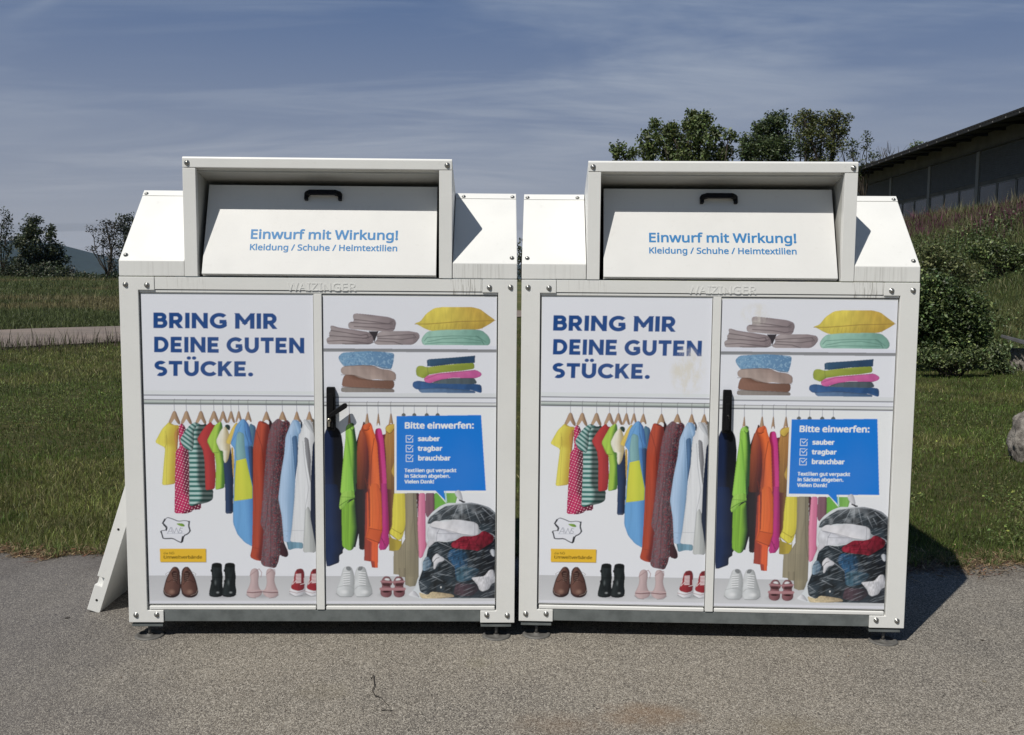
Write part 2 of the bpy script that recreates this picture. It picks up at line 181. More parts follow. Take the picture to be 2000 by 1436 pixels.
GLYPH = {'!':[216,[131,161,85,161,65,573,151,573],[58,43,59,61,64,75,72,85,83,92,94,96,107,97,120,96,132,92,142,85,151,75,156,61,157,43,156,26,151,12,142,2,132,-6,120,-10,107,-11,94,-10,83,-6,72,2,64,12,59,26]],'.':[215,[58,43,59,61,64,75,72,85,82,92,94,96,107,97,120,96,132,92,142,85,151,75,156,61,157,43,156,26,151,12,142,2,132,-6,120,-10,107,-11,94,-10,82,-6,72,2,64,12,59,26]],'/':[298,[290,573,77,0,8,0,221,573]],':':[215,[58,43,59,61,64,75,72,85,82,92,94,96,107,97,120,96,132,92,142,85,151,75,156,61,157,43,156,26,151,12,142,2,132,-6,120,-10,107,-11,94,-10,82,-6,72,2,64,12,59,26],[58,387,59,405,64,419,72,429,82,436,94,440,107,441,120,440,132,436,142,429,151,419,156,405,157,387,156,369,151,355,142,345,132,338,120,333,107,332,94,333,82,338,72,345,64,355,59,369]],'A':[512,[437,0,368,177,141,177,73,0,0,0,224,575,289,575,512,0],[282,415,274,438,263,473,255,500,247,468,238,438,230,415,165,241,346,241]],'B':[521,[241,573,307,569,361,558,404,541,434,515,453,478,459,431,457,409,453,389,446,371,437,354,424,340,409,328,392,317,372,309,350,304,350,300,373,295,395,288,415,279,433,267,448,253,461,236,470,215,476,191,478,163,475,130,467,100,454,74,436,52,413,33,385,19,354,8,318,2,279,0,78,0,78,573],[256,329,300,331,334,339,357,352,372,371,381,394,384,423,380,451,369,474,351,490,324,502,289,509,245,511,150,511,150,329],[150,269,150,61,265,61,311,64,346,74,371,91,388,112,398,138,401,168,399,188,395,205,388,221,377,235,362,247,344,256,321,263,293,267,260,269]],'D':[585,[536,292,533,231,521,177,501,131,474,91,439,58,399,33,351,15,297,4,237,0,78,0,78,573,254,573,309,569,359,558,404,540,443,516,476,484,502,446,521,401,533,350],[460,289,457,337,449,379,435,415,416,444,391,469,361,487,327,500,287,508,244,511,150,511,150,62,228,62,299,68,357,87,402,119,434,164,454,220]],'E':[446,[398,0,78,0,78,573,398,573,398,509,150,509,150,330,383,330,383,268,150,268,150,63,398,63]],'G':[584,[326,302,524,302,524,22,493,12,462,5,431,-1,398,-5,362,-7,323,-8,267,-4,217,8,173,28,136,55,105,89,81,130,63,176,52,229,49,286,53,343,65,395,84,442,111,482,145,517,186,544,233,564,286,577,346,581,377,580,407,577,437,572,465,565,491,557,516,547,489,484,468,493,445,501,421,508,395,513,369,516,342,517,298,514,259,505,225,489,195,468,170,441,150,409,136,373,127,332,124,286,127,243,134,202,146,166,164,133,187,106,216,84,251,68,292,58,340,55,404,59,452,68,452,238,326,238]],'H':[594,[516,0,443,0,443,267,150,267,150,0,78,0,78,573,150,573,150,330,443,330,443,573,516,573]],'I':[272,[239,0,32,0,32,42,99,57,99,515,32,531,32,573,239,573,239,531,172,515,172,57,239,42]],'K':[496,[496,0,411,0,209,273,150,222,150,0,78,0,78,573,150,573,150,290,199,345,249,399,403,573,488,573,261,323]],'N':[609,[532,0,447,0,141,476,138,476,141,432,143,378,144,320,144,0,78,0,78,573,161,573,467,99,470,99,468,137,466,193,464,249,464,573,532,573]],'R':[499,[236,573,281,571,320,565,353,555,381,540,404,522,422,500,434,474,442,444,444,410,442,381,437,356,427,334,415,315,401,298,385,285,367,274,349,264,330,257,487,0,403,0,264,237,150,237,150,0,78,0,78,573],[232,510,150,510,150,298,236,298,278,301,312,310,338,325,355,347,366,374,370,407,368,430,363,450,355,467,343,480,328,491,310,500,287,505,261,509]],'S':[440,[403,153,400,121,392,92,378,66,359,44,335,26,307,11,274,1,238,-6,198,-8,137,-5,83,4,41,19,41,88,62,80,86,72,113,65,142,59,171,56,201,55,228,56,252,60,273,66,290,74,305,85,316,98,324,113,329,129,330,147,329,164,325,180,318,194,308,207,295,218,277,230,255,241,228,252,196,265,131,294,114,305,98,317,85,330,74,344,65,359,57,375,52,393,49,413,48,435,51,464,58,490,71,513,89,533,110,550,136,563,165,573,197,579,231,581,262,580,290,577,318,572,343,565,367,558,389,549,366,487,302,508,278,513,254,516,229,517,207,516,187,513,169,507,155,499,142,489,133,478,126,464,122,450,121,434,122,416,126,400,133,386,143,373,156,362,172,351,193,341,217,330,246,318,278,306,307,293,332,279,353,264,371,247,385,228,395,206,401,181]],'T':[446,[259,0,187,0,187,509,8,509,8,573,437,573,437,509,259,509]],'U':[586,[513,202,511,164,503,128,489,95,470,65,446,40,416,20,380,4,338,-5,290,-8,225,-2,171,18,128,50,97,93,78,144,72,204,72,573,144,573,144,201,148,158,161,122,182,93,211,72,248,59,294,55,327,57,355,63,379,73,399,88,415,105,427,126,435,149,440,174,442,202,442,573,513,573]],'V':[481,[481,573,277,0,204,0,0,573,75,573,204,205,220,160,231,119,241,80,250,119,262,161,277,207,405,573]],'W':[746,[735,573,583,0,510,0,399,375,389,410,380,443,373,471,370,488,367,471,361,443,352,409,342,373,234,0,161,0,10,573,85,573,174,223,183,186,190,151,196,118,201,87,206,119,213,154,222,191,232,227,333,573,407,573,512,225,523,187,532,151,538,117,544,87,550,129,560,175,572,224,660,573]],'Z':[459,[427,0,30,0,30,55,332,508,40,508,40,573,419,573,419,518,118,64,427,64]],'a':[450,[231,437,279,433,318,422,347,403,368,375,381,338,385,293,385,0,334,0,320,61,317,61,304,46,292,33,279,22,265,13,250,5,234,-1,216,-5,195,-7,172,-8,148,-7,124,-2,103,6,84,16,68,30,55,48,45,68,39,92,37,119,43,159,59,192,87,219,127,238,179,251,243,257,316,259,316,285,313,317,306,342,293,359,275,371,253,378,227,380,205,379,183,376,163,370,106,347,84,400,104,410,126,419,151,426,177,432,204,436],[252,208,204,203,167,195,141,182,124,165,113,144,110,119,112,97,120,79,132,66,148,56,167,51,188,49,223,52,253,62,279,79,299,103,311,134,315,172,315,210]],'b':[493,[139,461,138,410,135,373,139,373,153,390,169,405,189,419,213,429,240,435,272,437,322,431,365,412,401,381,428,338,444,283,449,215,447,168,439,127,427,91,410,61,390,36,365,17,337,3,306,-5,272,-8,240,-6,213,0,189,10,169,24,153,38,139,55,133,55,119,0,68,0,68,609,139,609],[260,379,231,377,207,371,188,361,172,348,159,330,150,308,144,282,140,252,139,217,139,214,142,165,150,125,165,93,187,69,219,55,261,51,297,55,325,69,348,93,363,126,373,166,376,216,373,265,363,306,348,338,325,360,296,374]],'c':[385,[241,-8,204,-5,170,2,139,15,112,34,88,58,69,87,55,123,47,165,44,213,47,262,56,305,71,342,90,372,114,396,142,415,174,428,208,435,245,438,267,437,288,435,309,431,328,426,344,421,358,415,337,356,292,370,244,376,217,374,193,368,172,358,155,343,141,325,131,303,123,277,119,247,117,213,119,181,123,152,131,126,141,104,155,86,172,71,191,61,214,55,240,53,262,54,283,56,302,60,351,78,351,15,336,8,320,3,304,-2,285,-5,264,-7]],'d':[493,[221,-8,171,-2,128,17,92,48,65,91,49,146,44,214,49,282,66,338,93,381,128,413,171,432,221,438,243,437,262,434,280,429,296,423,310,416,323,407,335,397,345,386,354,374,359,374,356,405,354,438,354,609,425,609,425,0,368,0,358,58,354,58,345,46,335,35,323,24,310,15,296,7,279,1,262,-4,242,-7],[232,51,273,55,305,67,328,88,343,117,352,154,355,200,355,213,352,263,343,304,329,336,306,360,274,375,231,379,196,374,168,359,146,334,130,300,120,260,117,213,120,165,130,125,146,93,168,69,197,55]],'e':[452,[234,438,269,435,301,427,329,414,354,396,374,373,390,346,402,315,409,281,411,244,411,201,117,201,122,157,134,119,154,90,181,69,215,56,254,52,280,53,305,56,327,60,392,82,392,20,370,11,349,4,327,-1,304,-5,279,-7,251,-8,212,-5,176,3,143,17,114,36,90,61,70,91,56,126,47,167,44,212,47,257,55,297,68,333,86,364,108,390,134,411,164,426,198,435],[233,380,202,377,175,366,154,348,137,323,125,293,119,257,338,257,336,281,333,302,326,322,318,338,306,353,292,364,276,373,256,378]],'f':[276,[266,375,158,375,158,0,87,0,87,375,12,375,12,408,87,432,87,457,89,492,95,522,104,547,116,568,132,585,152,597,174,606,199,612,227,613,274,609,310,599,292,544,262,552,228,556,206,553,189,545,175,532,166,513,160,489,158,458,158,430,266,430]],'g':[493,[221,438,248,436,273,431,297,422,319,409,338,393,355,373,359,373,369,430,425,430,425,-7,423,-46,416,-80,404,-109,388,-135,367,-155,341,-172,310,-183,274,-190,233,-192,202,-192,174,-189,147,-186,122,-180,99,-174,78,-165,78,-100,99,-110,123,-118,149,-125,177,-130,206,-133,237,-134,271,-130,300,-119,324,-101,341,-77,352,-48,355,-13,355,4,356,32,358,57,354,57,338,37,320,21,299,8,275,-1,250,-6,221,-8,170,-2,126,18,91,51,65,95,49,149,44,214,49,278,65,332,91,377,126,411,169,431],[230,379,207,376,187,370,169,359,153,344,140,326,130,303,123,277,119,247,117,213,120,165,130,124,146,92,169,68,197,54,232,50,253,51,271,53,288,58,303,65,315,74,326,85,336,98,343,113,349,131,353,151,355,173,356,197,356,214,355,251,350,282,343,309,332,331,319,348,302,362,281,371,257,377]],'h':[496,[139,431,138,399,135,370,140,370,149,385,161,397,174,407,188,416,204,424,221,429,238,434,255,436,273,437,306,435,335,430,360,421,382,408,399,391,413,370,423,344,429,314,431,280,431,0,361,0,361,275,358,307,351,333,338,353,319,367,295,376,265,379,235,377,210,370,189,360,173,347,160,329,150,308,144,283,140,254,139,222,139,0,68,0,68,609,139,609]],'i':[207,[139,430,139,0,68,0,68,430],[104,591,115,590,124,586,133,580,140,572,144,560,145,546,144,532,140,521,133,512,124,506,115,502,104,501,93,502,83,506,75,512,68,521,64,532,63,546,64,560,68,572,75,580,83,586,93,590]],'k':[428,[138,291,137,257,135,221,138,221,152,240,172,264,189,285,326,430,409,430,235,246,421,0,336,0,187,200,138,158,138,0,68,0,68,609,138,609]],'l':[207,[139,0,68,0,68,609,139,609]],'m':[750,[540,438,584,434,621,421,649,401,669,371,681,330,685,280,685,0,615,0,615,277,613,308,606,333,594,353,577,367,555,376,528,379,490,374,460,362,438,342,423,315,414,280,411,237,411,0,342,0,342,277,341,298,337,317,332,333,325,347,315,359,303,367,289,374,272,377,253,379,227,377,204,370,185,360,170,347,158,329,150,308,144,283,140,255,139,223,139,0,68,0,68,430,125,430,136,371,140,371,149,385,160,398,173,409,186,418,201,425,217,431,233,435,249,437,266,438,298,436,325,430,349,420,369,406,386,388,398,366,402,366,418,388,438,406,461,420,486,430,512,436]],'n':[496,[275,438,322,434,361,421,391,401,413,371,426,330,431,280,431,0,361,0,361,275,358,307,351,333,338,353,319,367,295,376,265,379,222,374,189,361,166,338,151,308,142,269,139,223,139,0,68,0,68,430,125,430,136,371,140,371,150,385,162,398,175,409,190,418,206,425,222,431,239,435,257,437]],'p':[493,[273,438,322,432,365,413,401,383,428,339,444,284,449,216,447,170,439,129,427,93,410,62,390,37,365,17,337,3,306,-5,272,-8,251,-7,231,-4,213,1,197,7,182,15,170,24,139,55,134,55,137,20,139,-16,139,-192,68,-192,68,430,126,430,136,371,139,371,148,383,158,394,170,405,182,414,197,422,213,429,231,434,251,437],[260,379,233,377,210,371,190,362,174,349,161,333,152,313,145,289,141,261,139,229,139,216,140,182,144,152,150,126,159,103,172,85,188,70,208,59,233,53,261,51,286,53,308,60,326,72,341,88,354,108,364,131,371,157,375,186,376,217,373,262,363,302,348,334,325,359,296,374]],'r':[331,[269,438,295,437,319,433,310,368,287,372,264,374,248,373,232,369,217,363,202,355,189,346,176,334,166,321,156,305,149,289,143,270,140,251,139,229,139,0,68,0,68,430,126,430,134,351,137,351,147,367,158,381,170,395,183,407,198,418,214,426,231,433,249,437]],'s':[384,[348,119,346,92,339,69,327,49,311,32,292,18,268,6,241,-2,210,-6,176,-8,148,-7,122,-5,99,-1,78,5,59,11,42,19,42,83,104,60,128,54,153,50,178,49,211,51,236,57,256,66,269,79,277,94,280,112,279,123,276,132,271,141,264,150,253,158,239,167,174,196,103,228,84,239,69,252,57,266,48,283,43,302,41,324,46,358,61,386,85,408,118,425,157,435,202,438,228,437,252,434,275,430,298,424,319,417,339,409,315,353,258,372,238,377,218,379,197,380,171,379,149,374,131,366,118,356,111,343,108,328,109,317,113,307,119,298,127,290,139,282,154,274,219,246,289,215,306,203,321,191,333,176,341,159,346,140]],'t':[289,[212,50,245,53,272,59,272,5,240,-4,200,-8,178,-7,157,-3,138,4,120,13,104,27,91,44,82,66,76,93,74,125,74,375,13,375,13,409,75,437,103,528,144,528,144,430,269,430,269,375,144,375,144,127,146,103,153,83,163,69,177,58,193,52]],'u':[496,[427,430,427,0,370,0,359,57,356,57,346,43,334,31,321,20,306,11,290,4,273,-1,256,-5,238,-7,220,-8,187,-6,159,-1,134,8,112,21,95,38,81,59,71,85,65,114,63,148,63,430,135,430,135,153,137,122,145,96,158,76,176,62,200,53,230,51,260,53,285,59,306,69,323,82,336,100,345,121,352,146,356,175,357,206,357,430]],'v':[407,[163,0,0,430,75,430,167,176,180,137,193,96,201,63,204,63,214,96,227,138,241,176,332,430,407,430,244,0]],'w':[630,[346,243,336,276,328,308,321,335,316,357,313,357,308,335,302,307,294,275,284,242,207,1,127,1,9,431,82,431,141,201,153,154,163,109,169,73,172,73,178,97,185,128,193,160,201,188,277,431,354,431,428,188,440,149,451,109,457,74,460,74,466,108,477,153,489,201,549,431,621,431,502,1,419,1]],'x':[424,[170,220,22,430,102,430,213,268,322,430,402,430,253,220,410,0,330,0,213,172,94,0,14,0]],'Ö':[626,[577,287,576,244,570,204,561,166,547,132,531,101,510,73,486,49,459,29,428,13,393,1,355,-6,314,-8,271,-6,232,1,196,13,165,29,138,49,114,73,94,101,78,132,65,167,56,204,51,245,49,288,52,344,62,396,78,442,100,482,130,517,166,545,208,565,258,577,314,581,369,577,417,565,459,545,495,517,524,483,547,442,564,396,574,344],[125,287,127,241,134,200,145,163,161,131,182,104,207,83,238,67,273,58,314,55,354,58,390,67,420,83,445,104,465,131,481,163,492,200,499,241,501,287,496,354,481,411,456,457,421,491,373,511,314,518,274,515,238,506,207,490,182,469,161,443,145,411,134,374,127,333],[201,689,203,701,206,711,213,719,220,724,229,727,239,728,249,727,258,724,265,719,272,711,275,701,277,689,275,677,272,667,265,659,258,653,249,650,239,649,229,650,220,653,213,659,206,667,203,677],[352,689,353,701,357,711,363,719,371,724,379,727,389,728,399,727,407,724,415,719,422,711,425,701,427,689,425,677,422,667,415,659,407,653,399,650,389,649,379,650,371,653,363,659,357,667,353,677]],'ä':[450,[231,437,279,433,318,422,347,403,368,375,381,338,385,293,385,0,334,0,320,61,317,61,304,46,292,33,279,22,265,13,250,5,234,-1,216,-5,195,-7,172,-8,148,-7,124,-2,103,6,84,16,68,30,55,48,45,68,39,92,37,119,43,159,59,192,87,219,127,238,179,251,243,257,316,259,316,285,313,317,306,342,293,359,275,371,253,378,227,380,205,379,183,376,163,370,106,347,84,400,104,410,126,419,151,426,177,432,204,436],[252,208,204,203,167,195,141,182,124,165,113,144,110,119,112,97,120,79,132,66,148,56,167,51,188,49,223,52,253,62,279,79,299,103,311,134,315,172,315,210],[113,546,114,559,118,569,124,576,132,581,141,584,151,585,160,584,169,581,177,576,183,569,187,559,188,546,187,534,183,524,177,516,169,510,160,507,151,506,141,507,132,510,124,516,118,524,114,534],[264,546,265,559,269,569,275,576,282,581,291,584,301,585,310,584,319,581,327,576,333,569,337,559,338,546,337,534,333,524,327,516,319,510,310,507,301,506,291,507,282,510,275,516,269,524,265,534]],' ':[260]}
GLYPH[' '] = [208]
# ------------------------------------------------------------------ materials
def mat_paint(name, base=(.765, .77, .75), streak=0., seed=0.):
    t = NT(name); c = t.mix(t.ss(t.noise(3.1, 5, .6), .35, .75), base, tuple(q * .95 for q in base))
    c = t.mix(t.math('MULTIPLY', t.ss(t.noise(38, 3, .6), .60, .82), .16), c, (.42, .40, .36))
    if streak:
        v = t.map(t.obj, (1, .3, .035), (seed, 0, 0)); a = t.noise(95, 3, .7, v); g = t.ss(t.noise(4.5, 1, .5, t.map(t.obj, (1, 0, 0), (seed + 2.2, 0, 0))), .42, .60)
        c = t.mix(t.math('MULTIPLY', t.math('MULTIPLY', t.ss(a, .44, .72), g), t.math('MULTIPLY', streak, t.math('SUBTRACT', 1., t.ss(t.sep()[2], 1.660, 1.666)))), c, (.22, .21, .18))
    t.bump(t.noise(160, 2, .5), .035, .002)
    return t.set(c, t.ss(t.noise(7, 3), .3, .7, .34, .5))
def mat_beam():
    """powder coat with run-off stains where the rain drips from the covers at the right-hand end"""
    t = NT('beam_paint'); base = (.76, .765, .745); x = t.sep()
    c = t.mix(t.ss(t.noise(3.1, 5, .6), .35, .75), base, tuple(q * .95 for q in base))
    zone = t.math('MULTIPLY', t.ss(x[0], .555, .575), t.math('SUBTRACT', 1., t.ss(x[0], .70, .72)))
    zone = t.math('ADD', zone, t.math('MULTIPLY', t.math('MULTIPLY', t.ss(x[0], -.66, -.64), t.math('SUBTRACT', 1., t.ss(x[0], -.50, -.45))), .35))
    a = t.noise(150, 3, .75, t.map(t.obj, (1, .3, .05)))
    c = t.mix(t.math('MULTIPLY', t.math('MULTIPLY', t.ss(a, .50, .66), zone), .6), c, (.22, .21, .18))
    t.bump(t.noise(160, 2, .5), .035, .002)
    return t.set(c, .42)
def mat_simple(name, col, rough=.5, metal=0., nz=0., scale=20, col2=None, bump=0., spec=None):
    t = NT(name); c = col
    if nz: c = t.mix(t.ss(t.noise(scale, 5, .65), .3, .75), col, col2 or tuple(q * (1 - nz) for q in col))
    if bump: t.bump(t.noise(scale * 2, 4, .6), bump, .01)
    return t.set(c, rough, metal, spec)
def mat_tone(name, rough=.6, gain=1., transl=0., spec=.3, nz=0., scale=3.):
    """takes its colour from the mesh's own per-vertex pigment"""
    t = NT(name); a = t.n('ShaderNodeAttribute', attribute_name='tone'); c = a.outputs['Color']
    if gain != 1.: c = t.mix(1., c, (gain,) * 3, 'MULTIPLY')
    if nz: c = t.mix(1., c, t.mix(t.ss(t.noise(scale, 3), .3, .7), (1 - nz,) * 3, (1 + nz,) * 3), 'MULTIPLY')
    t.set(c, rough, 0., spec)
    if transl:
        tr = t.n('ShaderNodeBsdfTranslucent'); t.L(c, tr.inputs[0]); mx = t.n('ShaderNodeMixShader'); mx.inputs[0].default_value = transl
        t.L(t.b.outputs[0], mx.inputs[1]); t.L(tr.outputs[0], mx.inputs[2]); t.L(mx.outputs[0], t.out.inputs[0])
    return t.m
def mat_poster(name, smears=()):
    t = NT(name); a = t.n('ShaderNodeAttribute', attribute_name='tone'); c = a.outputs['Color']
    c = t.mix(t.ss(t.noise(1.7, 3), .3, .7, 0., .06), c, (.55, .57, .60))
    x = t.sep()
    for cx, cz, rx, rz, k in smears:
        d = t.math('ADD', t.math('POWER', t.math('DIVIDE', t.math('SUBTRACT', x[0], cx), rx), 2.), t.math('POWER', t.math('DIVIDE', t.math('SUBTRACT', x[2], cz), rz), 2.))
        m = t.math('MULTIPLY', t.math('SUBTRACT', 1., t.ss(d, .3, 1.1)), t.ss(t.noise(26, 5, .7, t.map(t.obj, (1, 1, .55))), .36, .66))
        c = t.mix(t.math('MULTIPLY', m, k), c, (.70, .68, .62))
    t.bump(t.noise(2.2, 2), .06, .01)
    return t.set(c, .42, 0., .14)
def mat_asphalt():
    t = NT('worn_asphalt'); o = t.obj
    big = t.noise(.55, 4, .6); mid = t.noise(2.3, 5, .6)
    base = t.mix(t.ss(big, .36, .64), (.215, .190, .155), (.128, .117, .106)); base = t.mix(t.ss(mid, .35, .70, 0., .45), base, (.245, .222, .185))
    g1 = t.vor(240, out='Color'); r1 = t.sep(g1)
    c = t.mix(t.ss(r1[0], .42, .95), base, (.46, .425, .365)); c = t.mix(t.ss(r1[1], .55, .95, 0., .9), c, (.045, .040, .036))
    g2 = t.sep(t.vor(430, out='Color')); c = t.mix(t.ss(g2[0], .55, 1., 0., .7), c, (.07, .064, .056)); c = t.mix(t.ss(g2[1], .72, 1., 0., .75), c, (.42, .39, .33))
    g3 = t.sep(t.vor(120, out='Color')); c = t.mix(t.ss(g3[0], .955, .995, 0., .7), c, (.42, .39, .34))
    x = t.sep()
    for cx, cy, rx, ry, k, col in ((.50, 3.36, .20, .13, .62, (.22, .13, .065)), (.17, 3.28, .20, .12, .45, (.17, .11, .065)), (1.02, 3.25, .22, .14, .45, (.19, .155, .09)), (-.72, 3.55, .12, .10, .22, (.18, .15, .08)), (-.12, 3.83, .07, .07, .22, (.17, .16, .08))):
        d = t.math('ADD', t.math('POWER', t.math('DIVIDE', t.math('SUBTRACT', x[0], cx), rx), 2.), t.math('POWER', t.math('DIVIDE', t.math('SUBTRACT', x[1], cy), ry), 2.))
        d = t.math('ADD', d, t.math('MULTIPLY', t.math('SUBTRACT', t.noise(9, 5, .7), .5), 2.6))
        c = t.mix(t.math('MULTIPLY', t.math('SUBTRACT', 1., t.ss(d, -.9, 1.3)), k), c, col)
    # darker bluish tone towards the left and dirt along the verge
    d = t.math('ADD', t.math('SUBTRACT', x[1], 4.95), t.math('MULTIPLY', t.math('SUBTRACT', t.noise(2.5, 4), .5), 1.1))
    c = t.mix(t.ss(d, 0., .5, 0., .55), c, (.085, .07, .055))
    d = t.math('ADD', t.math('MULTIPLY', x[0], -1.), t.math('MULTIPLY', t.noise(1.2, 4), 2.6)); c = t.mix(t.ss(d, 2.2, 3.6, 0., .45), c, (.095, .090, .096))
    h = t.math('ADD', t.math('MULTIPLY', t.vor(240), -.9), t.math('MULTIPLY', t.noise(420, 2), .5))
    t.bump(h, .75, .004)
    return t.set(c, .85, 0., .25)
def mat_ground():
    t = NT('grass_soil'); c = t.mix(t.ss(t.noise(.35, 4, .6), .38, .64), (.066, .076, .026), (.098, .088, .038))
    c = t.mix(t.ss(t.noise(9, 5, .7), .35, .7, 0., .7), c, (.018, .026, .009)); c = t.mix(t.ss(t.noise(55, 3, .6), .5, .8, 0., .6), c, (.080, .078, .036))
    x = t.sep(); far = t.ss(x[1], 26, 60)
    fc = t.mix(t.ss(t.noise(.22, 5, .62, t.map(t.obj, (.3, 1, 1))), .36, .64), (.075, .092, .034), (.140, .130, .062)); fc = t.mix(t.ss(t.noise(3.5, 4, .7), .45, .75, 0., .5), fc, (.020, .028, .010))
    c = t.mix(far, c, fc); t.bump(t.noise(30, 4, .7), .8, .05)
    return t.set(c, .95, 0., .1)
def mat_path():
    t = NT('gravel_path'); c = t.mix(t.ss(t.noise(.7, 4, .6), .3, .7), (.235, .195, .170), (.185, .158, .140)); c = t.mix(t.ss(t.noise(24, 3, .6), .5, .8, 0., .5), c, (.12, .105, .09))
    return t.set(c, .95, 0., .1)
def mat_bark(name='bark', a=(.070, .058, .045), b=(.032, .027, .022)):
    t = NT(name); v = t.map(t.obj, (6, 6, 1.2)); n = t.noise(2.2, 5, .7, v); t.bump(n, .6, .03)
    return t.set(t.mix(t.ss(n, .35, .65), b, a), .9, 0., .15)
def mat_rock():
    t = NT('rough_limestone'); n = t.noise(6, 8, .7); c = t.mix(t.ss(n, .35, .65), (.12, .105, .095), (.40, .37, .33)); c = t.mix(t.ss(t.noise(19, 4, .6), .5, .8, 0., .5), c, (.06, .055, .05)); t.bump(t.noise(12, 8, .75), 1., .05)
    return t.set(c, .9, 0., .2)
M_ = {
 'white': mat_paint('powder_coat_white'),
 'skirt': mat_paint('streaked_white_coat', (.76, .765, .745), .30, 3.),
 'beam': mat_beam(),
 'flap': mat_paint('flap_coat_white', (.745, .745, .73)),
 'galv': mat_simple('galvanised_steel', (.185, .205, .205), .5, .25, .35, 14, (.12, .135, .135), .05),
 'steel': mat_simple('zinc_bolt', (.42, .42, .40), .32, .9, .5, 60),
 'foot': mat_simple('dull_cast_foot', (.15, .145, .135), .65, .2, .4, 30),
 'plastic': mat_simple('black_plastic', (.008, .008, .009), .5, 0., .2, 20, None, 0., .16),
 'brass': mat_simple('worn_lock_metal', (.42, .38, .31), .35, .8, .3, 60),
 'dark': mat_simple('dark_void', (.012, .012, .012), .9),
 'blue': mat_simple('blue_vinyl', (.035, .21, .48), .45),
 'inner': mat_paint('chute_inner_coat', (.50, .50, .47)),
 'poster': mat_poster('printed_vinyl'),
 'poster_worn': mat_poster('printed_vinyl_with_glue_residue', ((-.125, 1.205, .085, .115, .9), (.165, 1.455, .075, .055, .6))),
 'asphalt': mat_asphalt(), 'ground': mat_ground(), 'path': mat_path(), 'bark': mat_bark(), 'rock': mat_rock(),
 'leaf': mat_tone('leaves', .5, 2.1, .28, .45), 'blade': mat_tone('grass_blades', .55, 1.85, .28, .35),
}
# ------------------------------------------------------------------ poster artwork (painted per vertex, pure numpy)
def s2l(c):
    c = np.asarray(c, float) / 255.0
    return np.where(c <= .04045, c / 12.92, ((c + .055) / 1.055) ** 2.4)

def vnoise(x, y, seed=0):
    """smooth value noise in -1..1"""
    xi = np.floor(x).astype(np.int64); yi = np.floor(y).astype(np.int64)
    fx = x - xi; fy = y - yi
    fx = fx * fx * (3 - 2 * fx); fy = fy * fy * (3 - 2 * fy)
    def h(a, b):
        n = (a * 374761393 + b * 668265263 + seed * 974634777) & 0x7fffffff
        n = ((n ^ (n >> 13)) * 1274126177) & 0x7fffffff
        n = (n ^ (n >> 16)) & 0xffff
        return n / 32767.5 - 1
    return (h(xi, yi) * (1 - fx) + h(xi + 1, yi) * fx) * (1 - fy) + (h(xi, yi + 1) * (1 - fx) + h(xi + 1, yi + 1) * fx) * fy

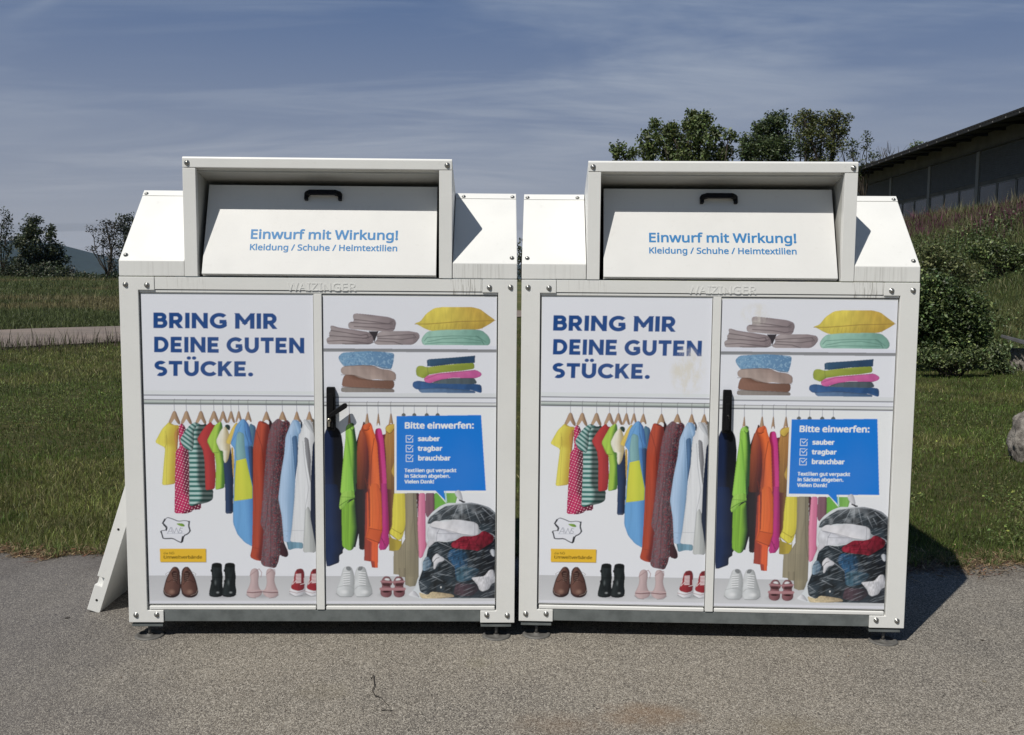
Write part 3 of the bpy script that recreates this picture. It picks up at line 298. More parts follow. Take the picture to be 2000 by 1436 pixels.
class Art:
    U0, V0, U1, V1, S = 266., 564., 978., 1196., 2
    def __init__(s):
        s.w = int((s.U1 - s.U0) * s.S); s.h = int((s.V1 - s.V0) * s.S)
        s.c = np.zeros((s.h, s.w, 3)); s.c[:] = s2l((209, 212, 223))
        s.k = 0
    def box(s, P, pad=2):
        a = max(0, int((P[:, 0].min() - pad - s.U0) * s.S)); b = min(s.w, int((P[:, 0].max() + pad - s.U0) * s.S) + 1)
        c = max(0, int((P[:, 1].min() - pad - s.V0) * s.S)); d = min(s.h, int((P[:, 1].max() + pad - s.V0) * s.S) + 1)
        if b <= a or d <= c: return None
        u = s.U0 + (np.arange(a, b) + .5) / s.S; v = s.V0 + (np.arange(c, d) + .5) / s.S
        return (slice(c, d), slice(a, b)), u[None, :] + 0 * v[:, None], v[:, None] + 0 * u[None, :]
    @staticmethod
    def inside(P, U, V):
        M = np.zeros(U.shape, bool); n = len(P)
        u = U[0]
        for r in range(U.shape[0]):
            v = V[r, 0]; y0 = P[:, 1]; y1 = np.roll(y0, -1); x0 = P[:, 0]; x1 = np.roll(x0, -1)
            k = (y0 <= v) != (y1 <= v)
            if not k.any(): continue
            xs = np.sort(x0[k] + (v - y0[k]) / (y1[k] - y0[k]) * (x1[k] - x0[k]))
            M[r] = (np.searchsorted(xs, u) % 2) == 1
        return M
    @staticmethod
    def cut(P, it):
        P = np.asarray(P, float)
        for _ in range(it):
            Q = np.roll(P, -1, 0)
            f = np.minimum(.25, 2.6 / np.maximum(np.hypot(*(Q - P).T), 1e-6))[:, None]
            P = np.stack([P + (Q - P) * f, Q + (P - Q) * f], 1).reshape(-1, 2)
        return P
    def shape(s, P, c0, c1=None, fold=0., freq=.3, slant=0., vf=.012, smooth=1, g=(.15, .95), edge=.25, pat=None, vg=0., alpha=1., seed=None, soft=None):
        P = Art.cut(P, smooth) if smooth else np.asarray(P, float)
        bb = s.box(P)
        if bb is None: return
        sl, U, V = bb; M = Art.inside(P, U, V)
        if not M.any(): return
        s.k += 1; sd = s.k if seed is None else seed
        idx = np.arange(U.shape[1])
        lo = np.where(M.any(1), M.argmax(1), 0); hi = np.where(M.any(1), U.shape[1] - 1 - M[:, ::-1].argmax(1), 1)
        wd = np.maximum(hi - lo, 1)
        t = (idx[None] - lo[:, None]) / wd[:, None]
        tt = np.clip((t - g[0]) / (g[1] - g[0]), 0, 1); tt = tt * tt * (3 - 2 * tt)
        a = s2l(c0); b = s2l(c1) if c1 is not None else a
        C = a + (b - a) * tt[..., None]
        X = U + slant * (V - P[:, 1].mean())
        if fold:
            n = vnoise(X * freq + 1.6 * vnoise(U * .02, V * .02, sd + 7), V * vf, sd) * .65 + vnoise(X * freq * 2.3, V * vf * 1.7, sd + 3) * .35
            C = C * np.clip(1 + fold * 1.6 * n, .2, 3)[..., None]
        if edge:
            dl = (idx[None] - lo[:, None]) / s.S; dr = (hi[:, None] - idx[None]) / s.S
            C = C * (1 - edge * np.exp(-np.maximum(dl, 0) / 1.1) - edge * 1.2 * np.exp(-np.maximum(dr, 0) / 1.6))[..., None].clip(.1)
        if vg:
            q = (V - P[:, 1].min()) / max(1e-3, np.ptp(P[:, 1])); C = C * (1 + vg * (q - .5))[..., None]
        if pat is not None: C = pat(U, V, C)
        A = M * alpha if not callable(alpha) else M * alpha(U, V)
        s.c[sl] = s.c[sl] * (1 - A[..., None]) + C * A[..., None]
    def line(s, P, w, col, alpha=1., w1=None):
        P = np.asarray(P, float); bb = s.box(P, w + 1)
        if bb is None: return
        sl, U, V = bb; D = np.full(U.shape, 1e9)
        n = len(P) - 1
        for i in range(n):
            a, b = P[i], P[i + 1]; d = b - a; L = max(d @ d, 1e-9)
            q = np.clip(((U - a[0]) * d[0] + (V - a[1]) * d[1]) / L, 0, 1)
            ww = w if w1 is None else w + (w1 - w) * (i + q) / n
            D = np.minimum(D, np.hypot(U - a[0] - q * d[0], V - a[1] - q * d[1]) - ww / 2)
        A = np.clip(.5 - D * s.S * .7, 0, 1) * alpha
        s.c[sl] = s.c[sl] * (1 - A[..., None]) + s2l(col) * A[..., None]
    def blob(s, u, v, ru, rv, col, alpha=.5):
        P = np.array([(u - ru, v - rv), (u + ru, v + rv)]); bb = s.box(P)
        if bb is None: return
        sl, U, V = bb; A = np.clip(1 - np.hypot((U - u) / ru, (V - v) / rv), 0, 1); A = A * A * (3 - 2 * A) * alpha
        s.c[sl] = s.c[sl] * (1 - A[..., None]) + s2l(col) * A[..., None]
    def text(s, body, u, v, cap, width, col, bold=0., rot=0.):
        """body with its left end and baseline at (u, v); cap height and total width in artwork units"""
        tot = sum(GLYPH[c][0] for c in body) - 70
        k = width / tot; ky = cap / 573.; x = u - 68 * k
        for ch in body:
            g = GLYPH[ch]
            for i, L in enumerate(g[1:]):
                pass
            if len(g) > 1:
                Ps = []
                for L in g[1:]:
                    q = np.array(L, float).reshape(-1, 2)
                    px = x + q[:, 0] * k
                    Ps.append(np.stack([px, v - q[:, 1] * ky + (px - u) * rot], 1))
                bb = s.box(np.concatenate(Ps), 3); 
                if bb is not None:
                    sl, U, V = bb; M = np.zeros(U.shape, bool)
                    for P in Ps: M ^= Art.inside(P, U, V)
                    A = M.astype(float)
                    if bold:
                        r = bold * s.S; R = int(math.ceil(r)); B = A.copy()
                        for dy in range(-R, R + 1):
                            for dx in range(-R, R + 1):
                                f = min(1., max(0., r + .5 - math.hypot(dx, dy * 1.25)))
                                if f > 0: B = np.maximum(B, np.roll(np.roll(A, dy, 0), dx, 1) * f)
                        A = B
                    s.c[sl] = s.c[sl] * (1 - A[..., None]) + s2l(col) * A[..., None]
            x += g[0] * k

def Z(u0, v0, k):
    return lambda *xy: [(u0 + xy[i] / k, v0 + xy[i + 1] / k) for i in range(0, len(xy), 2)]

HEAD = {  # heavy geometric capitals: strokes in a unit-high box; ('l', x0,y0,x1,y1) bars and ('a', cx,cy,rx,ry,a0,a1) arcs
 'B': (.72, [('l', .125, 0, .125, 1), ('l', .125, .88, .42, .88), ('l', .125, .53, .46, .53), ('l', .125, .12, .46, .12), ('a', .40, .715, .17, .165, -90, 90), ('a', .43, .325, .19, .205, -90, 90)]),
 'R': (.74, [('l', .125, 0, .125, 1), ('l', .125, .88, .40, .88), ('l', .125, .42, .42, .42), ('a', .38, .65, .21, .23, -90, 90), ('l', .36, .40, .62, 0)]),
 'I': (.25, [('l', .125, 0, .125, 1)]),
 'N': (.85, [('l', .125, 0, .125, 1), ('l', .725, 0, .725, 1), ('l', .14, .94, .71, .06)]),
 'G': (.90, [('a', .50, .5, .385, .385, 45, 322), ('l', .5, .44, .86, .44), ('l', .765, .44, .765, .2)]),
 'M': (1.02, [('l', .125, 0, .125, 1), ('l', .895, 0, .895, 1), ('l', .12, .95, .51, .38), ('l', .90, .95, .51, .38)]),
 'D': (.82, [('l', .125, 0, .125, 1), ('l', .125, .88, .37, .88), ('l', .125, .12, .37, .12), ('a', .35, .5, .34, .38, -90, 90)]),
 'E': (.66, [('l', .125, 0, .125, 1), ('l', .1, .885, .62, .885), ('l', .1, .5, .57, .5), ('l', .1, .115, .63, .115)]),
 'U': (.80, [('l', .125, .40, .125, 1), ('l', .675, .40, .675, 1), ('a', .40, .42, .275, .31, 180, 360)]),
 'T': (.72, [('l', .0, .885, .72, .885), ('l', .36, 0, .36, 1)]),
 'S': (.68, [('a', .34, .705, .215, .185, 35, 270), ('a', .34, .305, .235, .205, -128, 90), ('l', .31, .52, .37, .505)]),
 'C': (.82, [('a', .48, .5, .375, .385, 42, 318)]),
 'K': (.78, [('l', .125, 0, .125, 1), ('l', .17, .38, .64, 1), ('l', .34, .58, .68, 0)]),
 '.': (.25, [('d', .13, .13, .135)]),
 ' ': (.22, []),
}
def heading(s, body, u, v, cap, width, col, slope, spans):
    """body drawn with heavy strokes; v is the baseline, y grows upward inside a glyph"""
    tot = sum(HEAD[c if c != 'Ü' else 'U'][0] + .09 for c in body) - .09
    k = width / tot; x = u
    for ch in body:
        w, prims = HEAD['U' if ch == 'Ü' else ch]
        prims = list(prims)
        if ch == 'Ü': prims += [('d', .26, 1.20, .115), ('d', .54, 1.20, .115)]
        vb = v + (x - u) * slope
        bb = s.box(np.array([(x - 2, vb - cap * 1.4), (x + w * k + 2, vb + 3)]))
        if bb is not None:
            sl, U, V = bb
            X = (U - x) / k; Y = (vb + (U - x) * slope - V) / cap
            A = np.zeros(U.shape); px = 1.0 / (k * s.S)
            for p in prims:
                if p[0] == 'd': D = np.hypot(X - p[1], Y - p[2]) - p[3]
                elif p[0] == 'l':
                    x0, y0, x1, y1 = p[1:]
                    d = np.array([x1 - x0, y1 - y0]); L = np.hypot(*d); d = d / L
                    q = (X - x0) * d[0] + (Y - y0) * d[1]; r = np.abs(-(X - x0) * d[1] + (Y - y0) * d[0])
                    hw = .117 if abs(d[0]) < .01 else (.122 if abs(d[1]) < .08 else .106)
                    D = np.maximum(r - hw, np.maximum(-q, q - L))
                    if .1 < abs(d[1]) < .98 or ch in 'NMKR': D = np.maximum(np.maximum(r - hw, np.maximum(-q - .12, q - L - .12)), np.maximum(-Y, Y - 1)) if abs(d[0]) > .02 else D
                else:
                    cx, cy, rx, ry, a0, a1 = p[1:]
                    hx, hy = .117, .123
                    eo = np.hypot((X - cx) / (rx + hx), (Y - cy) / (ry + hy)); ei = np.hypot((X - cx) / max(rx - hx, .02), (Y - cy) / max(ry - hy, .02))
                    D = np.maximum((eo - 1) * (rx + hx), (1 - ei) * max(rx - hx, .02))
                    an = np.degrees(np.arctan2(Y - cy, X - cx)); an = (an - a0) % 360
                    D = np.where(an <= a1 - a0, D, 1)
                A = np.maximum(A, np.clip(.5 - D / px, 0, 1))
            s.c[sl] = s.c[sl] * (1 - A[..., None]) + s2l(col) * A[..., None]
        x += (w + .09) * k

def paint_poster():
    s = Art()
    A_, B_, C_, D_ = Z(260, 560, 4.787), Z(610, 560, 5.128), Z(280, 770, 5.745), Z(420, 770, 4.1045)
    E_, F_, K_, L_, G_, H_ = Z(625, 790, 8.975), Z(625, 950, 6.838), Z(795, 950, 5.983), Z(765, 800, 7.18), Z(280, 990, 5.5556), Z(620, 1080, 5.263)
    def flat(P, col, **k): s.shape(P, col, smooth=0, edge=0, **k)
    # faint tone of the back wall of the pictured wardrobe
    flat([(260, 792), (980, 797), (980, 1126), (260, 1126)], (212, 215, 224), vg=-.05)
    flat([(260, 1125.5), (980, 1127.5), (980, 1200), (260, 1200)], (186, 188, 193), vg=.22)
    flat([(260, 1175), (980, 1175.5), (980, 1200), (260, 1200)], (203, 205, 214))
    # shelf boards and rail
    flat([(260, 763), (618, 765), (618, 772), (260, 771)], (203, 208, 212)); flat([(618, 768), (980, 769), (980, 777), (618, 776)], (199, 203, 208))
    s.line([(260, 772.2), (618, 774.6)], 2.2, (122, 124, 132)); s.line([(618, 776.6), (980, 778)], 2.4, (128, 131, 139))
    flat([(626, 674), (980, 676.5), (980, 684), (626, 681)], (203, 206, 218))
    flat([(626, 680.8), (980, 683.2), (980, 689.2), (626, 687.4)], (124, 126, 131), vg=.3)
    for q in range(8):
        c = [(96, 99, 102), (150, 156, 156), (188, 196, 193), (176, 186, 182), (158, 168, 165), (132, 142, 140), (112, 120, 120), (84, 88, 90)][q]
        s.line([(260, 781.0 + q * 1.22), (618, 783.6 + q * 1.2)], 1.5, c)
        c = [(86, 88, 92), (188, 190, 194), (204, 206, 209), (198, 202, 204), (196, 200, 202), (178, 182, 184), (120, 122, 124), (62, 64, 66)][q]
        s.line([(618, 786.2 + q * 1.02), (980, 787.9 + q * 1.0)], 1.3, c)
    # heading
    navy = (20, 66, 128)
    heading(s, 'BRING MIR', 297.7, 641.2, 30.5, 243, navy, .0075, None)
    heading(s, 'DEINE GUTEN', 299.2, 688.5, 30.5, 294.5, navy, .0078, None)
    heading(s, 'STÜCKE.', 299.8, 734.8, 29.5, 193, navy, .006, None)
    # hangers
    wood, wood2 = (168, 140, 112), (128, 102, 80)
    def hanger(T, x, y, w, h, rail, thin=False, hole=True):
        a = T(x, y)[0]; sc = 1 / (T(1, 0)[0][0] - T(0, 0)[0][0])
        s.line([(a[0] + .4, rail - 1), (a[0] - .9, rail + 1.5), (a[0] - .6, rail + 6), (a[0], a[1] + 1)], .9, (104, 106, 110))
        s.shape(T(x - w * .28, y + 6, x, y - 6, x + w * .28, y + 6, x + w * .55, y + h * .45, x + w, y + h, x + w * .8, y + h * 1.2, x, y + h * .8, x - w * .8, y + h * 1.2, x - w, y + h, x - w * .55, y + h * .45), wood, wood2, smooth=1, edge=.2, fold=.06, g=(.4, 1))
        if hole: s.shape(T(x, y + h * .66, x + w * .72, y + h * 1.25, x - w * .72, y + h * 1.25), (209, 212, 222), smooth=0, edge=0)
    for x, w, h in ((340, 70, 130), (475, 66, 130), (638, 64, 128), (785, 62, 120), (887, 52, 118), (978, 46, 118), (1064, 40, 112)): hanger(C_, x, 195, w, h, 780.4 + x * .0016)
    for x, w in ((261, 30), (408, 36), (537, 38), (652, 30), (753, 30)): hanger(D_, x, 143, w, 74, 781.6 + x * .003, hole=False)
    for x, w in ((510, 30), (822, 44), (1018, 34), (1240, 44)): hanger(E_, x, 165, w, 190, 786, hole=False)
    for x in (165, 315, 490, 643):
        s.line(L_(x + 4, -60, x - 2, -20, x, 60), .8, (110, 112, 116)); s.shape(L_(x - 34, 96, x - 24, 66, x, 52, x + 24, 66, x + 34, 96), (96, 98, 92), smooth=1)
    # ---- left hanging row
    s.shape(C_(276, 315, 200, 395, 120, 545, 236, 606, 218, 800, 200, 1025, 240, 1028, 350, 1012, 372, 660, 395, 350, 345, 352, 300, 330), (212, 202, 76), (178, 150, 44), fold=.07, freq=.22)
    s.line(C_(240, 420, 262, 520, 250, 1020), .7, (150, 130, 40), .7); s.line(C_(236, 606, 250, 560, 246, 470), 1., (140, 122, 40), .7)
    s.shape(C_(336, 450, 372, 380, 384, 400, 380, 560, 368, 640, 356, 625), (188, 138, 66), (150, 100, 50))
    def dots(c1, sp):
        def f(U, V, C):
            a = (U * .93 + V * .36) / sp; b = (-U * .36 + V * .93) / sp
            r = np.hypot(a - np.round(a), b - np.round(b)) * sp
            m = (r < .95)[..., None]; return C * (1 - m) + s2l(c1) * m
        return f
    s.shape(C_(412, 325, 385, 380, 392, 520, 400, 600, 355, 640, 348, 900, 340, 1342, 470, 1348, 540, 1325, 545, 1305, 640, 1300, 642, 1200, 520, 1100, 508, 700, 492, 560, 474, 430, 460, 360), (176, 26, 86), (92, 10, 44), fold=.12, freq=.2, g=(.35, .8), pat=dots((232, 190, 200), 5.3))
    def stripes(T, c1, c2, per, off, sl=0., x_split=None, d=.55):
        def f(U, V, C):
            ph = ((V - off + sl * (U - 380)) / per) % 1
            a = (ph < .5)[..., None]
            sh = C / s2l((200, 200, 200))
            return (s2l(c1) * a + s2l(c2) * (1 - a)) * sh
        return f
    s.shape(C_(575, 315, 520, 350, 480, 420, 500, 640, 505, 800, 505, 1258, 560, 1262, 610, 1245, 720, 1220, 775, 1186, 778, 1080, 700, 1000, 690, 500, 705, 330, 650, 350), (200, 200, 200), (96, 96, 96), smooth=1, g=(.35, .62), pat=stripes(C_, (44, 104, 98), (164, 192, 190), 9.2, 875.0, .0), edge=.2)
    s.shape(C_(575, 315, 520, 345, 470, 400, 400, 515, 440, 600, 540, 655, 560, 560, 560, 420, 600, 345), (196, 196, 196), (130, 130, 130), smooth=1, pat=stripes(C_, (44, 104, 98), (160, 190, 188), 9.0, 832, -.75), g=(.5, 1))
    s.shape(C_(750, 308, 690, 360, 640, 430, 592, 515, 660, 630, 680, 760, 690, 1085, 795, 1070, 806, 900, 790, 640, 800, 345, 775, 350), (172, 42, 42), (138, 26, 34), fold=.05, freq=.25); s.line(C_(600, 520, 660, 625, 672, 640), .9, (110, 20, 24), .8); s.line(C_(738, 700, 742, 1075), .8, (120, 22, 30), .6)
    s.shape(C_(862, 308, 800, 345, 760, 420, 705, 530, 762, 650, 790, 665, 808, 800, 800, 1082, 905, 1060, 912, 800, 890, 640, 880, 345), (152, 188, 60), (66, 112, 34), fold=.12, freq=.3, g=(.4, .8)); s.line(C_(710, 540, 765, 640, 770, 660, 835, 662), 1., (70, 110, 30), .8)
    s.shape(C_(905, 640, 965, 560, 985, 700, 1006, 900, 998, 1345, 915, 1350, 908, 1000, 893, 800), (34, 56, 92), (18, 32, 60), fold=.12, freq=.3); s.line(C_(918, 1332, 996, 1328), .7, (90, 100, 110), .8)
    s.shape(C_(935, 340, 900, 360, 960, 420, 972, 360), (24, 56, 44), (14, 36, 28))
    s.shape(C_(908, 360, 860, 410, 806, 530, 850, 635, 888, 640, 890, 740, 912, 788, 945, 740, 968, 620, 965, 480, 938, 400), (212, 210, 196), (176, 160, 116), fold=.10, freq=.3)
    s.shape(C_(1035, 318, 990, 380, 915, 550, 962, 568, 1005, 560, 1045, 480, 1060, 340), (210, 184, 84), (176, 144, 52), fold=.06)
    s.shape(C_(978, 600, 1000, 600, 1012, 760, 1006, 960, 996, 900), (196, 160, 70))
    # blue patchwork coat
    s.shape(D_(275, 235, 322, 260, 322, 420, 300, 700, 270, 560, 250, 380), (78, 124, 148), (52, 84, 120), fold=.15)
    s.shape(D_(205, 205, 160, 260, 118, 400, 150, 440, 148, 640, 140, 900, 140, 1040, 175, 1130, 235, 1195, 300, 1230, 330, 1100, 310, 800, 292, 640, 270, 500, 262, 420, 296, 412, 280, 330, 255, 230, 230, 200), (96, 152, 204), (62, 110, 168), fold=.06, freq=.2, g=(.5, 1))
    s.shape(D_(182, 300, 170, 330, 160, 420, 164, 530, 245, 520, 232, 420, 228, 320), (124, 168, 172), (108, 152, 160), fold=.08)
    s.shape(D_(164, 535, 245, 518, 262, 600, 295, 745, 296, 840, 240, 850, 148, 862, 152, 700), (196, 198, 58), (180, 190, 56), fold=.04, smooth=0, vg=-.06)
    s.shape(D_(228, 215, 262, 235, 280, 300, 298, 412, 272, 395, 240, 350, 232, 290), (74, 128, 186), (48, 92, 150), fold=.2, freq=.6); s.line(D_(205, 240, 180, 300, 120, 400), 1., (54, 104, 160), .6); s.line(D_(236, 300, 260, 380, 300, 640, 300, 1200), 1.2, (40, 70, 100), .6)
    s.shape(D_(262, 420, 300, 420, 302, 600, 300, 740, 280, 660), (52, 78, 120), (28, 44, 70))
    # rust shirt
    s.shape(D_(345, 215, 320, 300, 300, 440, 300, 640, 300, 800, 298, 1000, 292, 1230, 275, 1312, 315, 1335, 370, 1345, 400, 1200, 430, 900, 440, 500, 458, 235, 430, 250, 395, 225), (164, 64, 40), (104, 32, 28), fold=.12, freq=.35, g=(.35, .75)); s.line(D_(292, 1234, 380, 1250), .8, (110, 40, 24), .8); s.line(D_(330, 300, 370, 420, 385, 560), 1.2, (92, 28, 26), .7); s.line(D_(312, 640, 318, 900, 305, 1220), 1., (110, 40, 30), .5)
    s.shape(D_(430, 195, 458, 235, 440, 300, 428, 262), (42, 14, 18), (24, 8, 12))
    # floral blouse
    def speck(cols, sc, seed, thr=.15):
        def f(U, V, C):
            n = vnoise(U * sc, V * sc, seed); m = vnoise(U * sc * 1.3 + 9, V * sc * 1.3, seed + 5)
            for c, t in zip(cols, (thr, thr + .2)):
                q = ((n if t == thr else m) > t)[..., None]; C = C * (1 - q * .75) + s2l(c) * q * .75 * (C.mean() / .08 if False else 1)
            return C
        return f
    s.shape(D_(500, 195, 450, 240, 425, 330, 405, 460, 392, 640, 380, 820, 358, 1045, 385, 1090, 378, 1200, 362, 1360, 385, 1385, 480, 1402, 505, 1350, 515, 1290, 560, 1312, 586, 1300, 580, 1260, 548, 1190, 530, 900, 545, 600, 575, 330, 602, 235, 570, 205, 545, 225), (98, 76, 84), (48, 34, 44), fold=.22, freq=.42, g=(.3, .8), pat=speck([(132, 44, 54), (120, 112, 116)], .8, 77, .3))
    for q in ((500, 340, 470, 600, 445, 900, 440, 1390), (445, 660, 420, 900, 400, 1080), (520, 560, 505, 900, 520, 1180), (545, 320, 530, 460, 540, 640)): s.line(D_(*q), 1.6, (44, 28, 38), .5)
    s.shape(D_(516, 1190, 550, 1200, 585, 1290, 570, 1315, 520, 1300), (60, 30, 38), (42, 22, 30))
    # light blue shirt
    s.shape(D_(566, 1180, 700, 1180, 702, 1245, 640, 1240, 585, 1258), (88, 126, 148), (108, 144, 164), fold=.2, freq=.4)
    s.shape(D_(622, 205, 590, 270, 560, 350, 552, 480, 525, 640, 503, 840, 530, 980, 548, 1190, 612, 1190, 630, 900, 640, 700, 668, 330, 690, 260, 668, 215), (160, 186, 216), (116, 150, 186), fold=.08, freq=.35)
    s.shape(D_(612, 345, 650, 330, 668, 480, 640, 690, 630, 560), (78, 110, 148), (58, 84, 116), fold=.15); s.line(D_(548, 1100, 608, 1105), .8, (120, 146, 176), .8); s.line(D_(600, 330, 612, 500, 630, 700), .9, (100, 130, 170), .7)
    s.shape(D_(618, 205, 660, 212, 690, 300, 664, 335, 640, 270), (150, 182, 214), (116, 150, 190)); s.shape(D_(676, 195, 700, 240, 690, 290), (36, 46, 66), (24, 30, 44))
    s.blob(*D_(572, 1142)[0], 1.6, 1.6, (90, 116, 150), .8)
    # white shirt
    s.shape(D_(730, 205, 700, 250, 668, 350, 660, 480, 655, 640, 640, 760, 612, 1080, 597, 1188, 702, 1195, 702, 1274, 800, 1276, 812, 1200, 812, 300, 790, 250, 765, 215), (206, 209, 214), (150, 152, 156), fold=.07, freq=.35, g=(.5, 1))
    s.shape(D_(712, 345, 745, 360, 765, 520, 762, 720, 740, 600, 722, 480), (140, 142, 148), (120, 120, 126), fold=.2); s.line(D_(700, 380, 716, 560, 748, 760, 720, 920, 706, 1190), 1., (130, 134, 142), .7); s.line(D_(612, 1097, 712, 1098), .8, (160, 164, 172), .9)
    s.shape(D_(742, 900, 760, 940, 800, 1180, 806, 1272, 704, 1274, 706, 1190, 722, 930), (186, 190, 190), (150, 154, 156), fold=.1)
    s.shape(D_(700, 205, 740, 208, 775, 260, 790, 320, 760, 300, 720, 250), (196, 200, 206), (150, 154, 160)); s.shape(D_(775, 190, 812, 230, 812, 420, 790, 330), (96, 92, 84), (70, 66, 60))
    s.shape(D_(780, 400, 812, 360, 812, 1270, 806, 1240, 790, 1150, 762, 1000, 764, 700), (22, 34, 58), (14, 22, 40))
    # ---- shoes on the floor, left panel
    def shadow(T, x, y, w, h, k, a=.35):
        p = T(x, y)[0]; s.blob(p[0], p[1], w / k, h / k, (120, 120, 126), a)
    shadow(G_, 300, 960, 140, 60, 5.56, .6); shadow(G_, 500, 960, 130, 60, 5.56, .6); shadow(G_, 850, 970, 190, 50, 5.56, .6); shadow(G_, 1280, 975, 200, 44, 5.56, .5); shadow(G_, 1720, 960, 190, 44, 5.56, .6)
    for mx in (1, -1):
        f = (lambda *q: G_(*[(796 - q[i] if (i % 2 == 0 and mx < 0) else q[i]) for i in range(len(q))]))
        s.shape(f(320, 655, 290, 690, 262, 740, 235, 800, 215, 880, 205, 930, 225, 975, 275, 996, 340, 992, 385, 960, 400, 880, 392, 780, 388, 700, 360, 660), (70, 46, 44), (48, 32, 32), smooth=2)
        s.shape(f(320, 660, 285, 710, 255, 770, 228, 850, 220, 920, 262, 960, 320, 966, 372, 948, 390, 880, 384, 780, 372, 700, 345, 662), (104, 74, 66), (78, 54, 50), smooth=2, fold=.05, freq=.15)
        s.blob(*f(300, 930)[0], 9, 7, (160, 128, 112), .5)
        s.shape(f(292, 720, 330, 695, 368, 725, 362, 830, 318, 790), (58, 38, 36), smooth=1)
        for q in range(5): s.line(f(318, 735 + q * 20, 356, 728 + q * 20), .9, (120, 100, 92))
        s.line(f(236, 812, 262, 826, 300, 800, 340, 812, 372, 850), .9, (48, 30, 30)); s.line(f(310, 712, 262, 716, 232, 738, 240, 752, 275, 735), .6, (110, 96, 90))
        s.line(f(214, 935, 250, 980, 330, 984, 384, 950), 1.2, (34, 26, 28)); s.line(f(212, 905, 232, 950, 290, 972), .7, (176, 160, 150), .7)
    for dx in (0, 142):
        f = (lambda *q: G_(*[(q[i] + (dx if i % 2 == 0 else 0)) for i in range(len(q))]))
        s.shape(f(738, 625, 728, 680, 738, 780, 722, 860, 705, 940, 710, 980, 780, 992, 850, 978, 864, 930, 850, 850, 856, 760, 846, 690, 846, 622), (36, 42, 44), (22, 27, 30), smooth=1, fold=.3, freq=.25, vf=.08)
        s.shape(f(738, 622, 790, 612, 846, 622, 840, 660, 790, 668, 736, 656), (20, 24, 26), (14, 18, 18), smooth=1)
        s.shape(f(722, 684, 746, 688, 746, 722, 722, 712), (30, 34, 36)); s.shape(f(724, 800, 750, 806, 750, 838, 724, 826), (30, 34, 36)); s.blob(*f(800, 938)[0], 4.5, 3, (150, 156, 158), .8); s.blob(*f(775, 830)[0], 3, 8, (96, 104, 106), .7)
        s.line(f(710, 968, 780, 984, 856, 964), 1.2, (14, 16, 18)); s.line(f(738, 770, 846, 776), 1., (10, 12, 12), .7)
    for dx, m in ((0, 1), (0, -1)):
        f = (lambda *q: G_(*[(2574 - q[i] if (i % 2 == 0 and m < 0) else q[i]) for i in range(len(q))]))
        s.shape(f(1165, 690, 1148, 740, 1160, 800, 1146, 860, 1118, 920, 1112, 960, 1150, 990, 1210, 997, 1265, 975, 1290, 935, 1250, 890, 1238, 820, 1250, 740, 1240, 685, 1200, 672), (186, 165, 167), (162, 143, 146), smooth=2, fold=.04)
        s.line(f(1122, 935, 1180, 940, 1285, 930), 1.6, (104, 72, 76)); s.line(f(1120, 922, 1190, 915, 1285, 915), 1.5, (186, 158, 160)); s.line(f(1110, 962, 1150, 994, 1215, 999), 1., (110, 92, 96), .8)
    s.line(G_(1150, 752, 1250, 680, 1278, 720, 1270, 770), 1.2, (150, 124, 128)); s.line(G_(1330, 740, 1392, 690, 1420, 690, 1424, 740), 1.2, (150, 124, 128))
    for dx in (0, 172):
        f = (lambda *q: G_(*[(q[i] + (dx if i % 2 == 0 else 0)) for i in range(len(q))]))
        s.shape(f(1640, 700, 1620, 790, 1588, 880, 1578, 930, 1600, 965, 1660, 980, 1722, 970, 1750, 930, 1748, 820, 1742, 700, 1700, 672), (212, 212, 218), (170, 172, 180), smooth=1)
        s.shape(f(1645, 700, 1625, 790, 1594, 880, 1610, 905, 1680, 922, 1740, 905, 1746, 820, 1738, 700, 1695, 676), (146, 34, 44), (110, 22, 34), smooth=1, fold=.08)
        s.shape(f(1650, 690, 1690, 672, 1738, 690, 1720, 730, 1670, 735), (104, 20, 30)); s.line(f(1636, 690, 1700, 674), .9, (220, 214, 216)); s.line(f(1628, 790, 1612, 850, 1650, 810), .9, (220, 216, 218)); s.line(f(1740, 780, 1742, 840, 1700, 850), .9, (220, 216, 218))
        for q in range(7): s.line(f(1652, 742 + q * 15, 1704, 738 + q * 15), 1.35, (222, 218, 222))
        s.line(f(1580, 925, 1660, 945, 1748, 915), .7, (120, 40, 50)); s.line(f(1582, 950, 1640, 978, 1720, 974), .8, (90, 96, 104))
    # county outline emblem with letters and leaf, and the yellow strip
    P = G_(245, 120, 300, 135, 370, 165, 440, 155, 488, 165, 478, 215, 498, 270, 470, 300, 430, 315, 412, 395, 370, 380, 310, 345, 240, 350, 200, 345, 195, 300, 172, 268, 235, 262, 240, 230, 200, 190, 225, 160)
    P = np.array(P); Q = Art.cut(P, 1); Q = np.vstack([Q, Q[:1]])
    s.line(Q + [.5, .4], 2.3, (18, 22, 28)); s.shape(P, (209, 212, 222), smooth=1, edge=0); s.line(Q, 1.0, (18, 22, 28))
    for a in ((205, 185, 245, 225), (248, 235, 240, 262), (185, 275, 205, 345), (492, 165, 486, 215, 502, 268), (418, 330, 405, 392), (225, 140, 200, 185)): s.line(G_(*a), 2.4, (18, 22, 28))
    for a in ((255, 292, 290, 228, 310, 292), (268, 272, 300, 272), (300, 228, 328, 292, 350, 235, 372, 292, 395, 232), (418, 240, 392, 238, 385, 255, 412, 272, 410, 288, 380, 292)): s.line(G_(*a), .9, (134, 138, 150))
    s.line(G_(246, 296, 440, 296), .6, (150, 154, 164), .8)
    s.shape(G_(345, 186, 395, 184, 430, 192, 446, 218, 415, 222, 375, 208), (124, 158, 60), (98, 140, 44), smooth=1)
